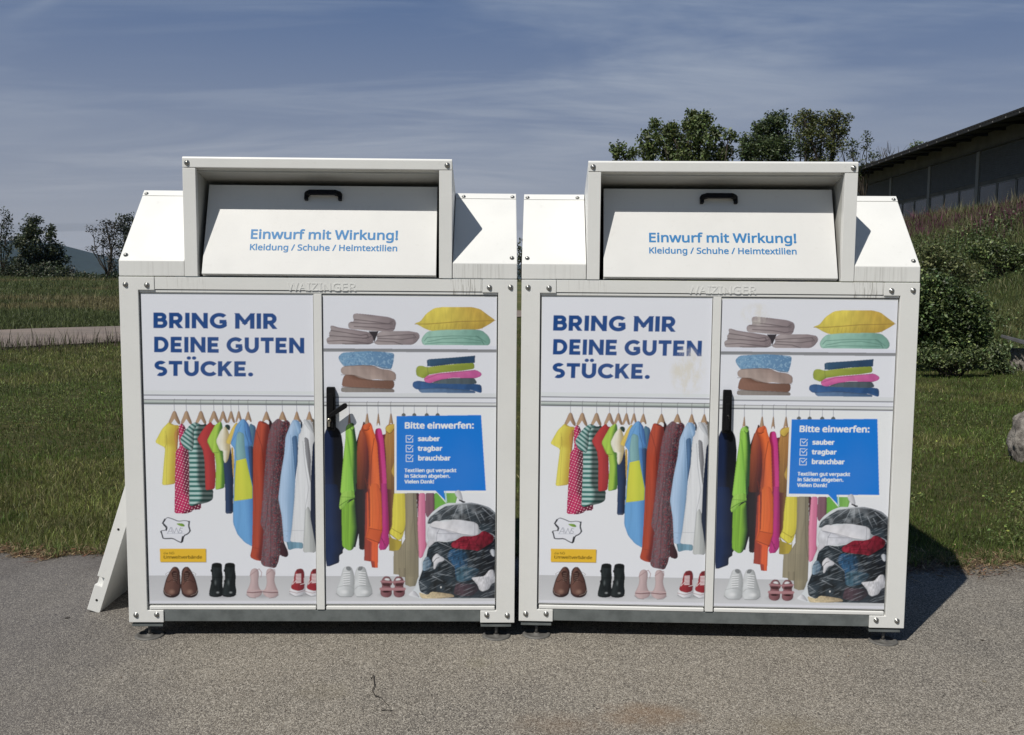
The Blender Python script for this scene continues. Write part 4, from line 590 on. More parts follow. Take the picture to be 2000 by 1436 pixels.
    flat(G_(176, 468, 678, 468, 678, 612, 180, 612), (120, 112, 96)); flat(G_(170, 462, 670, 462, 673, 605, 174, 605), (214, 172, 32))
    s.text('die NÖ', *G_(212, 523)[0], 4.4, 21, (32, 26, 14), .3); s.text('Umweltverbände', *G_(214, 570)[0], 6.0, 75, (26, 20, 12), .45)
    # ---- shelves, right panel
    tw, tw2 = (150, 140, 142), (126, 114, 118)
    for P in ((140, 520, 175, 500, 160, 465, 185, 440, 175, 400, 190, 388, 260, 410, 360, 425, 400, 430, 560, 455, 610, 490, 615, 540, 590, 578, 400, 582, 150, 578, 138, 545), (640, 480, 680, 450, 800, 446, 960, 445, 1060, 462, 1078, 505, 1040, 560, 1000, 584, 640, 584, 612, 560, 650, 530), (400, 290, 425, 268, 560, 280, 760, 305, 825, 330, 838, 370, 820, 440, 780, 452, 600, 446, 440, 430, 410, 430, 360, 420, 355, 370, 380, 352, 415, 350)): s.shape(B_(*P), tw, tw2, fold=.1, freq=.05, vf=.12, smooth=1, edge=.3)
    for q in ((180, 440, 330, 462, 480, 490, 545, 480, 560, 510, 500, 520), (165, 492, 350, 505, 540, 520, 585, 500), (150, 548, 300, 540, 560, 570), (420, 330, 600, 350, 760, 375, 800, 350), (415, 400, 620, 410, 740, 430, 820, 420), (380, 360, 560, 372, 800, 375), (650, 500, 820, 490, 1010, 480, 1040, 510, 900, 530, 660, 520), (640, 545, 820, 555, 900, 582), (300, 575, 560, 578, 615, 560)): s.line(B_(*q), 1.5, (78, 68, 72), .85)
    for (cx, cy, rx, ry) in ((545, 520, 52, 46), (775, 375, 46, 40), (1010, 515, 46, 40)):
        for f in (1., .62, .3): s.line(B_(*[q for k in range(9) for q in (cx + rx * f * math.sin(k * .39), cy - ry * f * math.cos(k * .39))]), 1.0, (92, 82, 86), .8)
    s.shape(B_(560, 450, 660, 448, 640, 500, 618, 560, 600, 500), (44, 38, 44), smooth=0)
    s.shape(B_(1020, 370, 1080, 350, 1140, 270, 1220, 215, 1300, 205, 1600, 205, 1680, 225, 1760, 285, 1835, 338, 1770, 380, 1690, 425, 1600, 436, 1180, 444, 1120, 420, 1060, 385), (198, 182, 66), (176, 146, 46), smooth=1, fold=.12, freq=.18, vf=.06, vg=-.3, edge=.15)
    s.line(B_(1025, 376, 1150, 376, 1300, 365, 1480, 350, 1700, 345, 1833, 340), 1.2, (136, 106, 34)); 
    for q in range(14): s.line(B_(1190 + q * 40, 380, 1180 + q * 40, 430), 1.2, (150, 118, 34), .45)
    s.shape(B_(1095, 560, 1090, 530, 1120, 480, 1160, 448, 1300, 435, 1620, 430, 1700, 440, 1760, 490, 1788, 545, 1770, 590, 1110, 586), (140, 182, 168), (106, 150, 138), smooth=1, fold=.08, freq=.1, vf=.1)
    for q in ((1120, 545, 1150, 510, 1400, 495, 1660, 500, 1740, 560), (1150, 555, 1300, 525, 1500, 515, 1690, 545, 1720, 580), (1130, 575, 1300, 560, 1690, 565), (1640, 495, 1700, 540, 1720, 585)): s.line(B_(*q), 1.1, (70, 112, 102), .9)
    s.shape(B_(262, 735, 258, 700, 300, 662, 420, 655, 560, 648, 700, 655, 800, 665, 820, 680, 810, 760, 790, 830, 700, 825, 620, 790, 500, 788, 400, 800, 310, 800), (106, 146, 180), (82, 122, 160), smooth=1, pat=speck([(84, 124, 162), (132, 166, 192)], .35, 31, .2))
    s.shape(B_(282, 815, 340, 795, 500, 788, 600, 790, 680, 825, 780, 838, 835, 870, 836, 940, 760, 945, 640, 930, 560, 938, 480, 920, 400, 890, 320, 885, 284, 868), (160, 144, 138), (136, 118, 112), smooth=1, fold=.12, freq=.1)
    s.shape(B_(320, 885, 400, 885, 480, 920, 600, 938, 760, 942, 818, 945, 820, 1000, 800, 1028, 600, 1018, 420, 1015, 290, 1000, 300, 930), (128, 94, 80), (104, 72, 58), smooth=1, pat=lambda U, V, C: C * (1 + .28 * np.sin(U * 2.4 + V * .3))[..., None])
    s.shape(B_(285, 1012, 400, 1010, 600, 1020, 815, 1028, 824, 1062, 600, 1062, 286, 1060), (132, 126, 122), (116, 108, 104), smooth=1, fold=.05)
    for q in ((284, 885, 420, 890, 560, 938, 830, 945), (290, 1005, 420, 1012, 800, 1028), (310, 800, 500, 790, 640, 800, 790, 832)): s.line(B_(*q), 1., (70, 56, 52), .8)
    s.shape(B_(1045, 1010, 1140, 1008, 1450, 1015, 1630, 1050, 1636, 1070, 1080, 1066), (84, 112, 148), (64, 92, 128), smooth=1, fold=.1, freq=.1, vf=.1)
    s.shape(B_(1000, 985, 1010, 955, 1060, 944, 1200, 965, 1400, 975, 1560, 968, 1690, 985, 1700, 1030, 1695, 1070, 1660, 1062, 1600, 1040, 1400, 1025, 1200, 1020, 1050, 1035, 1010, 1015), (44, 84, 134), (36, 72, 118), smooth=1, fold=.14, freq=.1, vf=.1)
    s.shape(B_(1190, 970, 1260, 935, 1400, 918, 1620, 915, 1655, 970, 1600, 980, 1300, 975), (78, 92, 100), (66, 78, 86), smooth=1, fold=.12)
    s.shape(B_(1115, 900, 1260, 870, 1500, 848, 1640, 835, 1698, 870, 1690, 900, 1640, 920, 1400, 915, 1260, 940, 1180, 970, 1120, 955), (194, 92, 150), (178, 80, 140), smooth=1, fold=.1, freq=.1, vf=.1)
    s.shape(B_(1035, 835, 1050, 800, 1090, 792, 1150, 810, 1300, 790, 1500, 770, 1620, 765, 1625, 825, 1500, 845, 1300, 862, 1160, 885, 1115, 925, 1040, 895), (142, 154, 52), (124, 138, 40), smooth=1, fold=.08, freq=.08, vf=.1)
    s.shape(B_(1145, 740, 1170, 728, 1400, 712, 1600, 695, 1630, 692, 1628, 765, 1400, 778, 1200, 802, 1150, 800), (34, 72, 102), (26, 58, 90), smooth=0, fold=.1, freq=.08, vf=.1); s.line(B_(1170, 735, 1172, 798), .7, (110, 130, 140), .6)
    for q in ((1120, 930, 1260, 880, 1500, 855, 1630, 838), (1160, 885, 1150, 805), (1200, 970, 1300, 930, 1640, 918), (1060, 1030, 1300, 1020, 1640, 1050)): s.line(B_(*q), .9, (40, 40, 50), .6)
    # ---- right hanging row
    s.shape(E_(860, 560, 640, 1400, 560, 1436, 620, 700, 700, 440), (30, 24, 34))
    s.shape(F_(40, -60, 230, -200, 330, 0, 480, -80, 512, 640, 500, 690, 470, 820, 320, 830, 300, 860, 300, 900, 250, 935, 255, 1000, 245, 1030, 180, 1055, 130, 1075, 85, 1078, 55, 900), (16, 22, 32), (14, 16, 26), fold=.1, smooth=0)
    s.shape(E_(56, 570, 100, 440, 130, 400, 260, 390, 330, 450, 370, 540, 400, 760, 400, 1000, 410, 1500, 300, 1500, 60, 1500), (20, 34, 66), (14, 16, 24), fold=.1, freq=.2, g=(.3, .6))
    s.shape(F_(50, -20, 230, -20, 262, 200, 270, 500, 300, 860, 250, 935, 255, 1000, 245, 1030, 180, 1055, 130, 1075, 85, 1078, 55, 900), (20, 40, 78), (12, 24, 50), fold=.06, freq=.15, g=(.3, 1))
    # green tunic
    s.shape(F_(285, 280, 330, 250, 460, 170, 470, 350, 490, 560, 465, 760, 440, 850, 385, 872, 330, 840, 290, 800, 285, 500), (112, 160, 44), (40, 74, 34), fold=.2, freq=.4, g=(.55, 1))
    s.shape(E_(460, 372, 440, 450, 440, 600, 410, 860, 360, 1436, 350, 1560, 440, 1640, 600, 1560, 640, 1500, 655, 1100, 650, 850, 635, 640, 610, 480, 600, 400, 560, 330, 520, 345), (136, 190, 70), (36, 72, 42), fold=.10, freq=.3, g=(.5, .85))
    s.shape(E_(440, 600, 480, 560, 520, 800, 560, 1150, 590, 1500, 600, 1600, 420, 1600, 350, 1560, 380, 1300, 420, 860), (144, 196, 76), (120, 178, 64), fold=.07, freq=.4)
    s.shape(F_(270, 130, 300, 80, 440, 60, 466, 158, 400, 180, 350, 240, 320, 290, 268, 325, 250, 280), (146, 190, 80), (120, 170, 60), fold=.25, freq=.7, smooth=1); s.line(F_(275, 150, 330, 150, 460, 158), .8, (76, 118, 36)); s.line(F_(250, 270, 330, 215, 400, 180, 462, 160), 1.2, (70, 110, 30))
    s.shape(E_(465, 372, 530, 340, 600, 395, 585, 440, 545, 455, 520, 415, 450, 425), (150, 202, 88), (110, 160, 56)); s.shape(E_(535, 322, 580, 335, 605, 385, 560, 365), (58, 100, 38))
    s.line(E_(522, 420, 548, 460), 1.2, (50, 90, 36)); s.line(E_(480, 620, 500, 800, 530, 1100), 1., (96, 146, 48), .6)
    s.shape(E_(780, 470, 960, 560, 1180, 520, 1330, 560, 1330, 1500, 700, 1500, 680, 700), (104, 40, 38), (96, 36, 52), smooth=0, edge=0, fold=.2, freq=.4)
    s.shape(F_(560, -60, 985, -60, 960, 560, 912, 660, 780, 780, 600, 740, 560, 400), (120, 44, 36), (140, 34, 70), smooth=0, edge=0, fold=.15, freq=.4)
    # orange coat with dark side
    s.shape(F_(470, -40, 640, -40, 640, 740, 590, 860, 520, 852, 512, 640), (28, 22, 28), (62, 28, 34), fold=.12, g=(.4, 1))
    s.shape(E_(755, 320, 720, 420, 680, 520, 650, 700, 640, 900, 640, 1500, 820, 1500, 860, 900, 880, 560), (134, 66, 44), (96, 40, 40), vg=-1.3, fold=.12, freq=.4)
    s.shape(E_(740, 370, 870, 320, 905, 360, 930, 460, 970, 560, 1000, 700, 1020, 1000, 1055, 1500, 830, 1500, 860, 1150, 840, 800, 790, 560, 720, 440), (150, 66, 40), (214, 98, 44), fold=.07, freq=.3, g=(.0, .6))
    s.shape(F_(660, -30, 770, -30, 815, 100, 826, 400, 832, 560, 790, 760, 740, 750, 612, 695, 655, 560, 660, 200), (214, 100, 40), (196, 84, 34), fold=.12, freq=.5)
    s.shape(F_(605, 100, 640, 60, 655, 560, 612, 695, 680, 725, 775, 755, 770, 1098, 690, 1095, 675, 1015, 585, 1000, 595, 600), (150, 56, 40), (206, 84, 38), fold=.08, freq=.3, g=(.45, .6), smooth=0)
    s.shape(F_(655, 560, 830, 600, 780, 760, 612, 695), (196, 84, 34), (186, 76, 32), smooth=0); s.line(F_(650, 568, 828, 598), 1., (140, 54, 24)); s.line(F_(612, 696, 776, 758), 1.2, (120, 44, 22)); s.line(F_(600, -100, 660, 180, 662, 540), 1.4, (110, 40, 26), .8)
    s.line(E_(945, 600, 900, 900, 880, 1436), 1.5, (120, 46, 28), .8)
    s.shape(E_(745, 378, 800, 350, 870, 318, 895, 345, 850, 430, 800, 460, 755, 440), (204, 96, 52), (190, 84, 44)); s.shape(E_(752, 300, 790, 330, 770, 360, 745, 372), (70, 30, 28)); s.line(E_(770, 455, 820, 462, 860, 432), 1.3, (84, 34, 30))
    # magenta
    s.shape(E_(975, 430, 960, 480, 960, 560, 1000, 700, 1060, 1500, 1170, 1500, 1150, 1100, 1110, 620, 1075, 450, 1050, 420), (140, 22, 66), (190, 50, 128), fold=.06, g=(.2, .5))
    s.shape(F_(815, -30, 890, -30, 905, 300, 912, 640, 925, 760, 910, 800, 870, 855, 800, 862, 780, 820, 830, 600, 826, 300), (176, 42, 118), (150, 30, 104), fold=.1, freq=.4, smooth=0); s.line(F_(820, 700, 866, 800), 1.2, (90, 14, 56)); s.blob(*F_(855, 742)[0], 1.4, 1.4, (70, 10, 44), .9)
    # mustard/brown dress and yellow sleeve
    s.shape(F_(890, -40, 1010, -40, 1000, 120, 960, 560, 920, 700, 920, 500), (88, 40, 40), (120, 90, 48), fold=.1)
    s.shape(E_(1200, 350, 1145, 400, 1140, 440, 1150, 500, 1125, 620, 1150, 900, 1170, 1500, 1340, 1500, 1340, 345, 1260, 350), (150, 108, 56), (132, 92, 44), fold=.16, freq=.5, vg=-.9, g=(.3, 1))
    s.shape(E_(1200, 372, 1290, 348, 1340, 350, 1340, 420, 1290, 440, 1240, 520, 1180, 515, 1140, 450, 1150, 400), (196, 170, 70), (178, 146, 56)); s.line(E_(1160, 480, 1210, 518, 1250, 500, 1290, 440), 1.3, (104, 76, 34)); s.shape(E_(1300, 1000, 1300, 1300, 1240, 1190), (184, 150, 60))
    s.shape(F_(1090, 60, 1290, 60, 1290, 500, 1300, 800, 1140, 800), (130, 124, 106))
    s.shape(F_(920, 640, 960, 700, 1080, 740, 1092, 600, 1092, 840, 1020, 880, 918, 868), (150, 132, 44), (168, 150, 44), smooth=0, fold=.08)
    s.shape(F_(985, 90, 1130, 90, 1145, 300, 1150, 460, 1120, 620, 1095, 700, 1048, 735, 918, 632, 960, 540, 965, 300), (206, 196, 62), (190, 178, 52), fold=.1, freq=.45); s.line(F_(940, 560, 1010, 605, 1080, 640, 1120, 600), 1.1, (140, 124, 34)); s.line(F_(918, 634, 1048, 736), 1.2, (130, 112, 34)); s.blob(*F_(1075, 642)[0], 2.4, 2.4, (120, 100, 40), .8)
    # khaki skirt, pink, mauve, green
    s.shape(F_(980, 870, 1050, 860, 1140, 700, 1135, 90, 1285, 90, 1300, 400, 1315, 700, 1315, 1230, 1270, 1340, 1200, 1350, 1140, 1325, 1130, 1220, 1055, 1215, 1050, 1190, 978, 1182), (140, 132, 110), (122, 116, 98), fold=.13, freq=.32, smooth=0)
    s.line(F_(1245, 100, 1260, 600, 1300, 900), 1.2, (90, 84, 70), .8); s.line(F_(1140, 700, 1138, 1320), 1.1, (96, 90, 74), .7)
    s.shape(F_(1285, 90, 1320, 90, 1305, 420), (76, 30, 44)); s.shape(F_(1320, 95, 1405, 95, 1410, 860, 1380, 940, 1340, 972, 1318, 960, 1300, 500), (212, 128, 160), (192, 104, 140), fold=.1, freq=.35)
    s.shape(K_(215, 80, 320, 80, 320, 330, 240, 380, 212, 330), (136, 94, 110), (110, 76, 88), fold=.2, freq=.5)
    s.shape(K_(318, 80, 600, 80, 560, 230, 400, 260, 320, 300), (96, 160, 56), (116, 168, 80), fold=.12, freq=.2)
    s.shape(K_(250, 560, 214, 800, 214, 620), (180, 120, 140))
    # blue speech panel, without its square code
    s.shape(L_(36, 70, 66, 90, 66, 1150, 36, 1180), (222, 226, 236), smooth=0, edge=0)
    flat(L_(36, 70, 66, 70, 66, 1145, 36, 1180), (222, 226, 236)); flat(L_(36, 1140, 1320, 1140, 1325, 1175, 36, 1180), (222, 226, 236))
    flat(L_(612, 1150, 640, 1140, 770, 1320, 752, 1310), (226, 230, 238)); flat(L_(745, 1150, 760, 1150, 775, 1310, 752, 1290), (170, 200, 210))
    flat(L_(66, 97, 1254, 82, 1321, 1146, 732, 1148, 752, 1285, 612, 1145, 66, 1140), (0, 112, 204))
    wht = (226, 232, 242)
    s.text('Bitte einwerfen:', *L_(184, 270)[0], 11.6, 135.2, wht, .9, -.001)
    for i, (tx, w) in enumerate((('sauber', 41.3), ('tragbar', 46.2), ('brauchbar', 62.3))):
        y = 445 + i * 136; s.text(tx, *L_(374, y)[0], 8.6, w, wht, .8)
        s.line(L_(270, y - 72, 200, y - 74, 200, y + 18, 292, y + 18, 292, y - 30), 1.1, wht); s.line(L_(222, y - 40, 244, y - 16, 296, y - 70), 1.2, wht)
    for i, (tx, w) in enumerate((('Textilien gut verpackt', 100.5), ('in Säcken abgeben.', 88.5), ('Vielen Dank!', 57))): s.text(tx, *L_(184, 884 + i * 79)[0], 6.7, w, wht, .6)
    # ---- shoes right panel
    shadow(H_, 290, 430, 140, 60, 5.26, .5); shadow(H_, 480, 430, 120, 60, 5.26, .5); shadow(H_, 700, 440, 120, 40, 5.26, .5); shadow(H_, 840, 440, 100, 40, 5.26, .5)
    for m in (1, -1):
        f = (lambda *q: H_(*[(752 - q[i] if (i % 2 == 0 and m < 0) else q[i]) for i in range(len(q))]))
        s.shape(f(262, 160, 245, 220, 225, 290, 195, 370, 188, 420, 215, 455, 300, 460, 360, 455, 380, 420, 376, 300, 372, 220, 345, 150, 300, 142), (196, 200, 204), (156, 160, 164), smooth=1, fold=.06, freq=.2, vf=.1)
        s.shape(f(285, 150, 330, 145, 345, 190, 300, 188), (120, 124, 128)); 
        for q in range(6): s.line(f(262, 212 + q * 24, 328, 206 + q * 24), 1.2, (222, 224, 228)); s.line(f(266, 222 + q * 24, 326, 217 + q * 24), .8, (128, 132, 138), .8)
        s.line(f(200, 362, 260, 345, 340, 352, 372, 380), .8, (140, 144, 148), .8); s.line(f(190, 425, 230, 456, 350, 458), 1.1, (110, 114, 118), .8); s.blob(*f(270, 410)[0], 11, 7, (222, 224, 228), .7)
    for m in (1, -1):
        f = (lambda *q: H_(*[(1542 - q[i] if (i % 2 == 0 and m < 0) else q[i]) for i in range(len(q))]))
        s.shape(f(665, 270, 690, 245, 735, 248, 762, 290, 768, 330, 745, 350, 765, 380, 762, 440, 735, 465, 680, 465, 645, 440, 645, 380, 665, 350, 650, 310), (128, 86, 92), (104, 66, 72), smooth=1)
        s.shape(f(680, 285, 700, 265, 735, 270, 745, 295), (206, 206, 210)); s.shape(f(660, 318, 745, 320, 740, 350, 670, 346), (70, 40, 44)); s.shape(f(652, 405, 700, 395, 760, 405, 700, 420), (44, 20, 24))
        s.line(f(652, 300, 765, 308), 3.2, (156, 112, 118)); s.line(f(650, 378, 762, 380), 5.5, (160, 116, 122))
    s.shape(F_(1050, 1100, 1135, 1100, 1135, 1225, 1055, 1215), (132, 124, 104), smooth=0, fold=.1)
    # ---- bag of clothes
    bag = K_(640, 200, 470, 200, 380, 240, 290, 310, 235, 380, 215, 480, 214, 640, 235, 690, 190, 800, 165, 900, 170, 1000, 120, 1090, 100, 1180, 60, 1225, 0, 1280, 60, 1300, 160, 1322, 400, 1318, 700, 1318, 1040, 1316, 1040, 320, 960, 250, 850, 215, 740, 195)
    s.shape(bag, (196, 202, 208), (120, 126, 134), smooth=1, edge=.1)
    dark = (30, 40, 48)
    def streak(U, V, C):
        n = vnoise((U - V * .5) * .06, (V + U * .42) * .55, 5) * .6 + vnoise((U - V * .5) * .1, (V + U * .5) * 1.1, 9) * .4
        m = np.clip((n - .2) * .9, 0, .24)[..., None]; d = np.clip((-n - .2) * 1.5, 0, .5)[..., None]
        return (C * (1 - m) + s2l((176, 186, 196)) * m) * (1 - d)
    s.shape(K_(600, 215, 450, 235, 350, 300, 260, 370, 232, 450, 300, 440, 420, 400, 560, 395, 700, 410, 800, 430, 850, 520, 1000, 560, 1040, 600, 1040, 340, 950, 270, 850, 225, 720, 212), dark, (22, 28, 36), fold=.5, freq=.15, vf=.06, pat=streak, g=(.6, 1), alpha=lambda U, V: np.clip(.62 + .3 * vnoise(U * .12, V * .1, 3) + (V - 985) * .012, .25, .96))
    s.shape(K_(350, 650, 450, 660, 560, 640, 700, 600, 1040, 600, 1040, 1316, 420, 1312, 240, 1280, 150, 1240, 130, 1120, 170, 1010, 215, 880, 240, 740, 290, 670), dark, (18, 24, 34), fold=.6, freq=.11, vf=.08, pat=streak, g=(.4, 1))
    s.shape(K_(215, 830, 250, 830, 290, 900, 250, 990, 180, 1000, 178, 900), (120, 144, 164), (70, 92, 112), fold=.3, freq=.4, pat=streak)
    s.shape(K_(330, 410, 420, 420, 600, 395, 790, 425, 835, 460, 835, 570, 780, 590, 640, 565, 520, 545, 380, 500, 250, 470, 290, 430), (206, 206, 212), (186, 188, 196), smooth=1, fold=.1, freq=.1, vf=.1)
    s.shape(K_(250, 470, 380, 500, 520, 545, 640, 570, 600, 610, 500, 640, 350, 652, 250, 650, 228, 560), (198, 200, 208), (176, 178, 188), smooth=1, fold=.15, freq=.12, vf=.1)
    for q in ((285, 490, 450, 515, 640, 565, 800, 585), (350, 540, 345, 600, 340, 650), (790, 430, 792, 580), (380, 500, 350, 560, 600, 560)): s.line(K_(*q), 1., (120, 122, 134), .7)
    s.shape(K_(235, 640, 330, 650, 290, 690, 240, 730), (190, 190, 198))
    s.shape(K_(640, 590, 760, 590, 840, 570, 880, 525, 940, 540, 1020, 590, 1000, 660, 900, 720, 840, 765, 760, 750, 620, 740, 520, 720, 510, 680, 560, 640), (128, 26, 46), (92, 16, 32), smooth=1, fold=.4, freq=.25, vf=.15)
    for q in ((560, 660, 700, 640, 760, 600), (620, 700, 720, 690, 880, 700), (700, 600, 730, 660, 700, 730), (850, 580, 800, 660, 860, 740)): s.line(K_(*q), 1.4, (66, 8, 24), .7)
    s.shape(K_(500, 750, 560, 740, 680, 760, 720, 860, 700, 960, 760, 1040, 640, 1120, 570, 1110, 560, 960, 480, 860, 465, 800), (34, 76, 112), (26, 58, 84), smooth=1, fold=.45, freq=.3, vf=.12, pat=streak)
    s.shape(K_(570, 960, 700, 940, 860, 980, 760, 1100, 620, 1130, 570, 1100), (52, 84, 102), (34, 58, 74), smooth=1, fold=.35, freq=.3, vf=.1, pat=streak)
    s.shape(K_(300, 830, 350, 785, 385, 820, 440, 850, 430, 880, 360, 900, 325, 980, 305, 970, 310, 900, 290, 880), (206, 206, 212), (180, 182, 190), smooth=1); s.line(K_(300, 900, 340, 850, 372, 840), 1., (40, 40, 46))
    s.shape(K_(745, 1075, 900, 1060, 960, 985, 1010, 980, 1030, 1060, 1035, 1130, 980, 1150, 960, 1210, 880, 1240, 840, 1215, 830, 1170, 780, 1110), (198, 198, 204), (160, 162, 170), smooth=1, fold=.22, freq=.5, vf=.2)
    s.shape(K_(960, 760, 1000, 735, 1035, 760, 1035, 825, 1000, 830), (170, 174, 182), (120, 126, 136), smooth=1, fold=.3)
    s.shape(K_(570, 1140, 800, 1150, 840, 1220, 760, 1290, 640, 1290, 540, 1270), (74, 56, 66), (40, 32, 42), fold=.3, vf=.1, pat=streak)
    s.shape(K_(135, 1245, 240, 1280, 280, 1240, 400, 1250, 530, 1270, 560, 1300, 420, 1318, 160, 1318), (196, 180, 146), (150, 134, 108), smooth=1, fold=.2, freq=.3, vf=.3)
    s.shape(K_(0, 1280, 60, 1225, 100, 1240, 150, 1310), (210, 212, 218), (170, 172, 180))
    s.blob(*K_(395, 1188)[0], 2.2, 3, (236, 236, 236), 1.)
    for q in ((795, 310, 860, 440), (862, 330, 910, 410), (640, 225, 640, 400), (600, 230, 520, 400), (690, 225, 740, 410), (560, 225, 420, 330, 390, 380), (370, 660, 460, 700, 520, 730), (440, 860, 520, 920, 560, 960), (300, 1060, 420, 1120), (360, 1030, 540, 1060), (150, 1130, 230, 1190), (420, 560, 480, 690), (880, 260, 1030, 400), (300, 380, 240, 430)): s.line(K_(*q), 1.5, (176, 184, 194), .5, .3)
    s.shape(K_(548, 72, 600, 45, 630, 70, 655, 170, 620, 178, 575, 130), (196, 198, 204), (170, 172, 180), smooth=1); s.line(K_(612, 168, 640, 182, 672, 190), 2.6, (24, 26, 28)); s.line(K_(640, 180, 655, 190), 3.4, (18, 20, 22))
    # soften a little, as ink on vinyl seen in a photograph
    c = s.c; c = (np.roll(c, 1, 0) + np.roll(c, -1, 0) + 2 * c) / 4; c = (np.roll(c, 1, 1) + np.roll(c, -1, 1) + 2 * c) / 4
    s.c = c
    return s
def sample_art(s, u, v):
    x = np.clip((u - s.U0) * s.S - .5, 0, s.w - 1.001); y = np.clip((v - s.V0) * s.S - .5, 0, s.h - 1.001)
    xi = x.astype(int); yi = y.astype(int); fx = (x - xi)[:, None]; fy = (y - yi)[:, None]; c = s.c
    return (c[yi, xi] * (1 - fx) + c[yi, xi + 1] * fx) * (1 - fy) + (c[yi + 1, xi] * (1 - fx) + c[yi + 1, xi + 1] * fx) * fy
# ------------------------------------------------------------------ the two clothing containers
HM = np.array([[2.11930976e-03, -2.32183652e-05, -1.30641392e+00], [1.63975489e-06, -2.19433385e-03, 2.73781607e+00], [-9.37787359e-06, -4.79609952e-05, 1.]])
HI = np.linalg.inv(HM)
def art_to_front(u, v):
    """artwork units -> (x, z) on the container's front plane"""
    q = HM @ np.array([u, v, 1.]); return q[0] / q[2], q[1] / q[2]
ART = paint_poster()
def poster_mesh(x0, x1, z0, z1, y, step=.00185):
    nx = int((x1 - x0) / step); nz = int((z1 - z0) / step); X, Zz = np.meshgrid(np.linspace(x0, x1, nx), np.linspace(z0, z1, nz))
    q = HI @ np.stack([X.ravel(), Zz.ravel(), np.ones(X.size)]); c = sample_art(ART, q[0] / q[2], q[1] / q[2])
    lum = c @ np.array([.3, .59, .11]); c = np.clip((lum[:, None] + (c - lum[:, None]) * .95) * 1.2, 0, .86)
    V = np.stack([X.ravel(), np.full(X.size, y), Zz.ravel()], 1); i = np.arange(nx * nz).reshape(nz, nx)
    F = np.stack([i[:-1, :-1], i[:-1, 1:], i[1:, 1:], i[1:, :-1]], -1).reshape(-1, 4); return np_mesh('poster', V, F, c)
def glyph_mesh(body, width, cap, bold=0., step=.0007):
    """flat lettering cut from its signed distance field: left edge x=0, baseline z=0, facing -Y"""
    tot = sum(GLYPH[c][0] for c in body) - 80; k = width / tot; ky = cap / 573.; x = -70 * k; V = []; F = []; key = {}
    def vert(p):
        q = (round(p[0] * 2e5), round(p[1] * 2e5))
        if q not in key: key[q] = len(V); V.append((p[0], 0., p[1]))
        return key[q]
    for ch in body:
        Ls = [np.array(g, float).reshape(-1, 2) * (k, ky) + (x, 0) for g in GLYPH[ch][1:]]; x += GLYPH[ch][0] * k
        if not Ls: continue
        A = np.concatenate(Ls); lo = A.min(0) - bold - 2 * step; hi = A.max(0) + bold + 2 * step
        gx = np.arange(lo[0], hi[0] + step, step); gy = np.arange(lo[1], hi[1] + step, step); X, Y = np.meshgrid(gx, gy); D = np.full(X.shape, 1e9); ins = np.zeros(X.shape, bool)
        for P in Ls:
            for a, b in zip(P, np.roll(P, -1, 0)):
                d = b - a; L2 = d @ d
                if L2 < 1e-14: continue
                q = np.clip(((X - a[0]) * d[0] + (Y - a[1]) * d[1]) / L2, 0, 1); D = np.minimum(D, np.hypot(X - a[0] - q * d[0], Y - a[1] - q * d[1]))
                c = (a[1] <= Y) != (b[1] <= Y)
                if abs(d[1]) > 1e-12: ins ^= c & (X < a[0] + (Y - a[1]) * d[0] / d[1])
        D = np.where(ins, -D, D) - bold
        for j in range(len(gy) - 1):
            for i in range(len(gx) - 1):
                c = [(i, j), (i + 1, j), (i + 1, j + 1), (i, j + 1)]; v = [D[b, a] for a, b in c]
                if min(v) >= 0: continue
                poly = []
                for m in range(4):
                    (a0, b0), (a1, b1) = c[m], c[(m + 1) % 4]; u, w = v[m], v[(m + 1) % 4]
                    if u < 0: poly.append((gx[a0], gy[b0]))
                    if (u < 0) != (w < 0): t = u / (u - w); poly.append((gx[a0] + (gx[a1] - gx[a0]) * t, gy[b0] + (gy[b1] - gy[b0]) * t))
                ids = [vert(p) for p in poly]; ids = [q for n, q in enumerate(ids) if q != ids[n - 1]]
                if len(ids) > 2 and len(set(ids)) == len(ids): F.append(ids)
    me = bpy.data.meshes.new('letters'); me.from_pydata(V, [], F); me.update(); return me
def raise_mesh(me, h, inset):
    """turn flat lettering into a low relief with sloping flanks"""
    bm = bmesh.new(); bm.from_mesh(me); r = bmesh.ops.extrude_face_region(bm, geom=list(bm.faces)); top = [v for v in r['geom'] if isinstance(v, bmesh.types.BMVert)]
    for v in top: v.co.y -= h
    be = [e for e in bm.edges if e.is_boundary]
    bmesh.ops.recalc_face_normals(bm, faces=bm.faces); bm.to_mesh(me); bm.free(); me.transform(Matrix.Translation((0, 0, 0))); return me

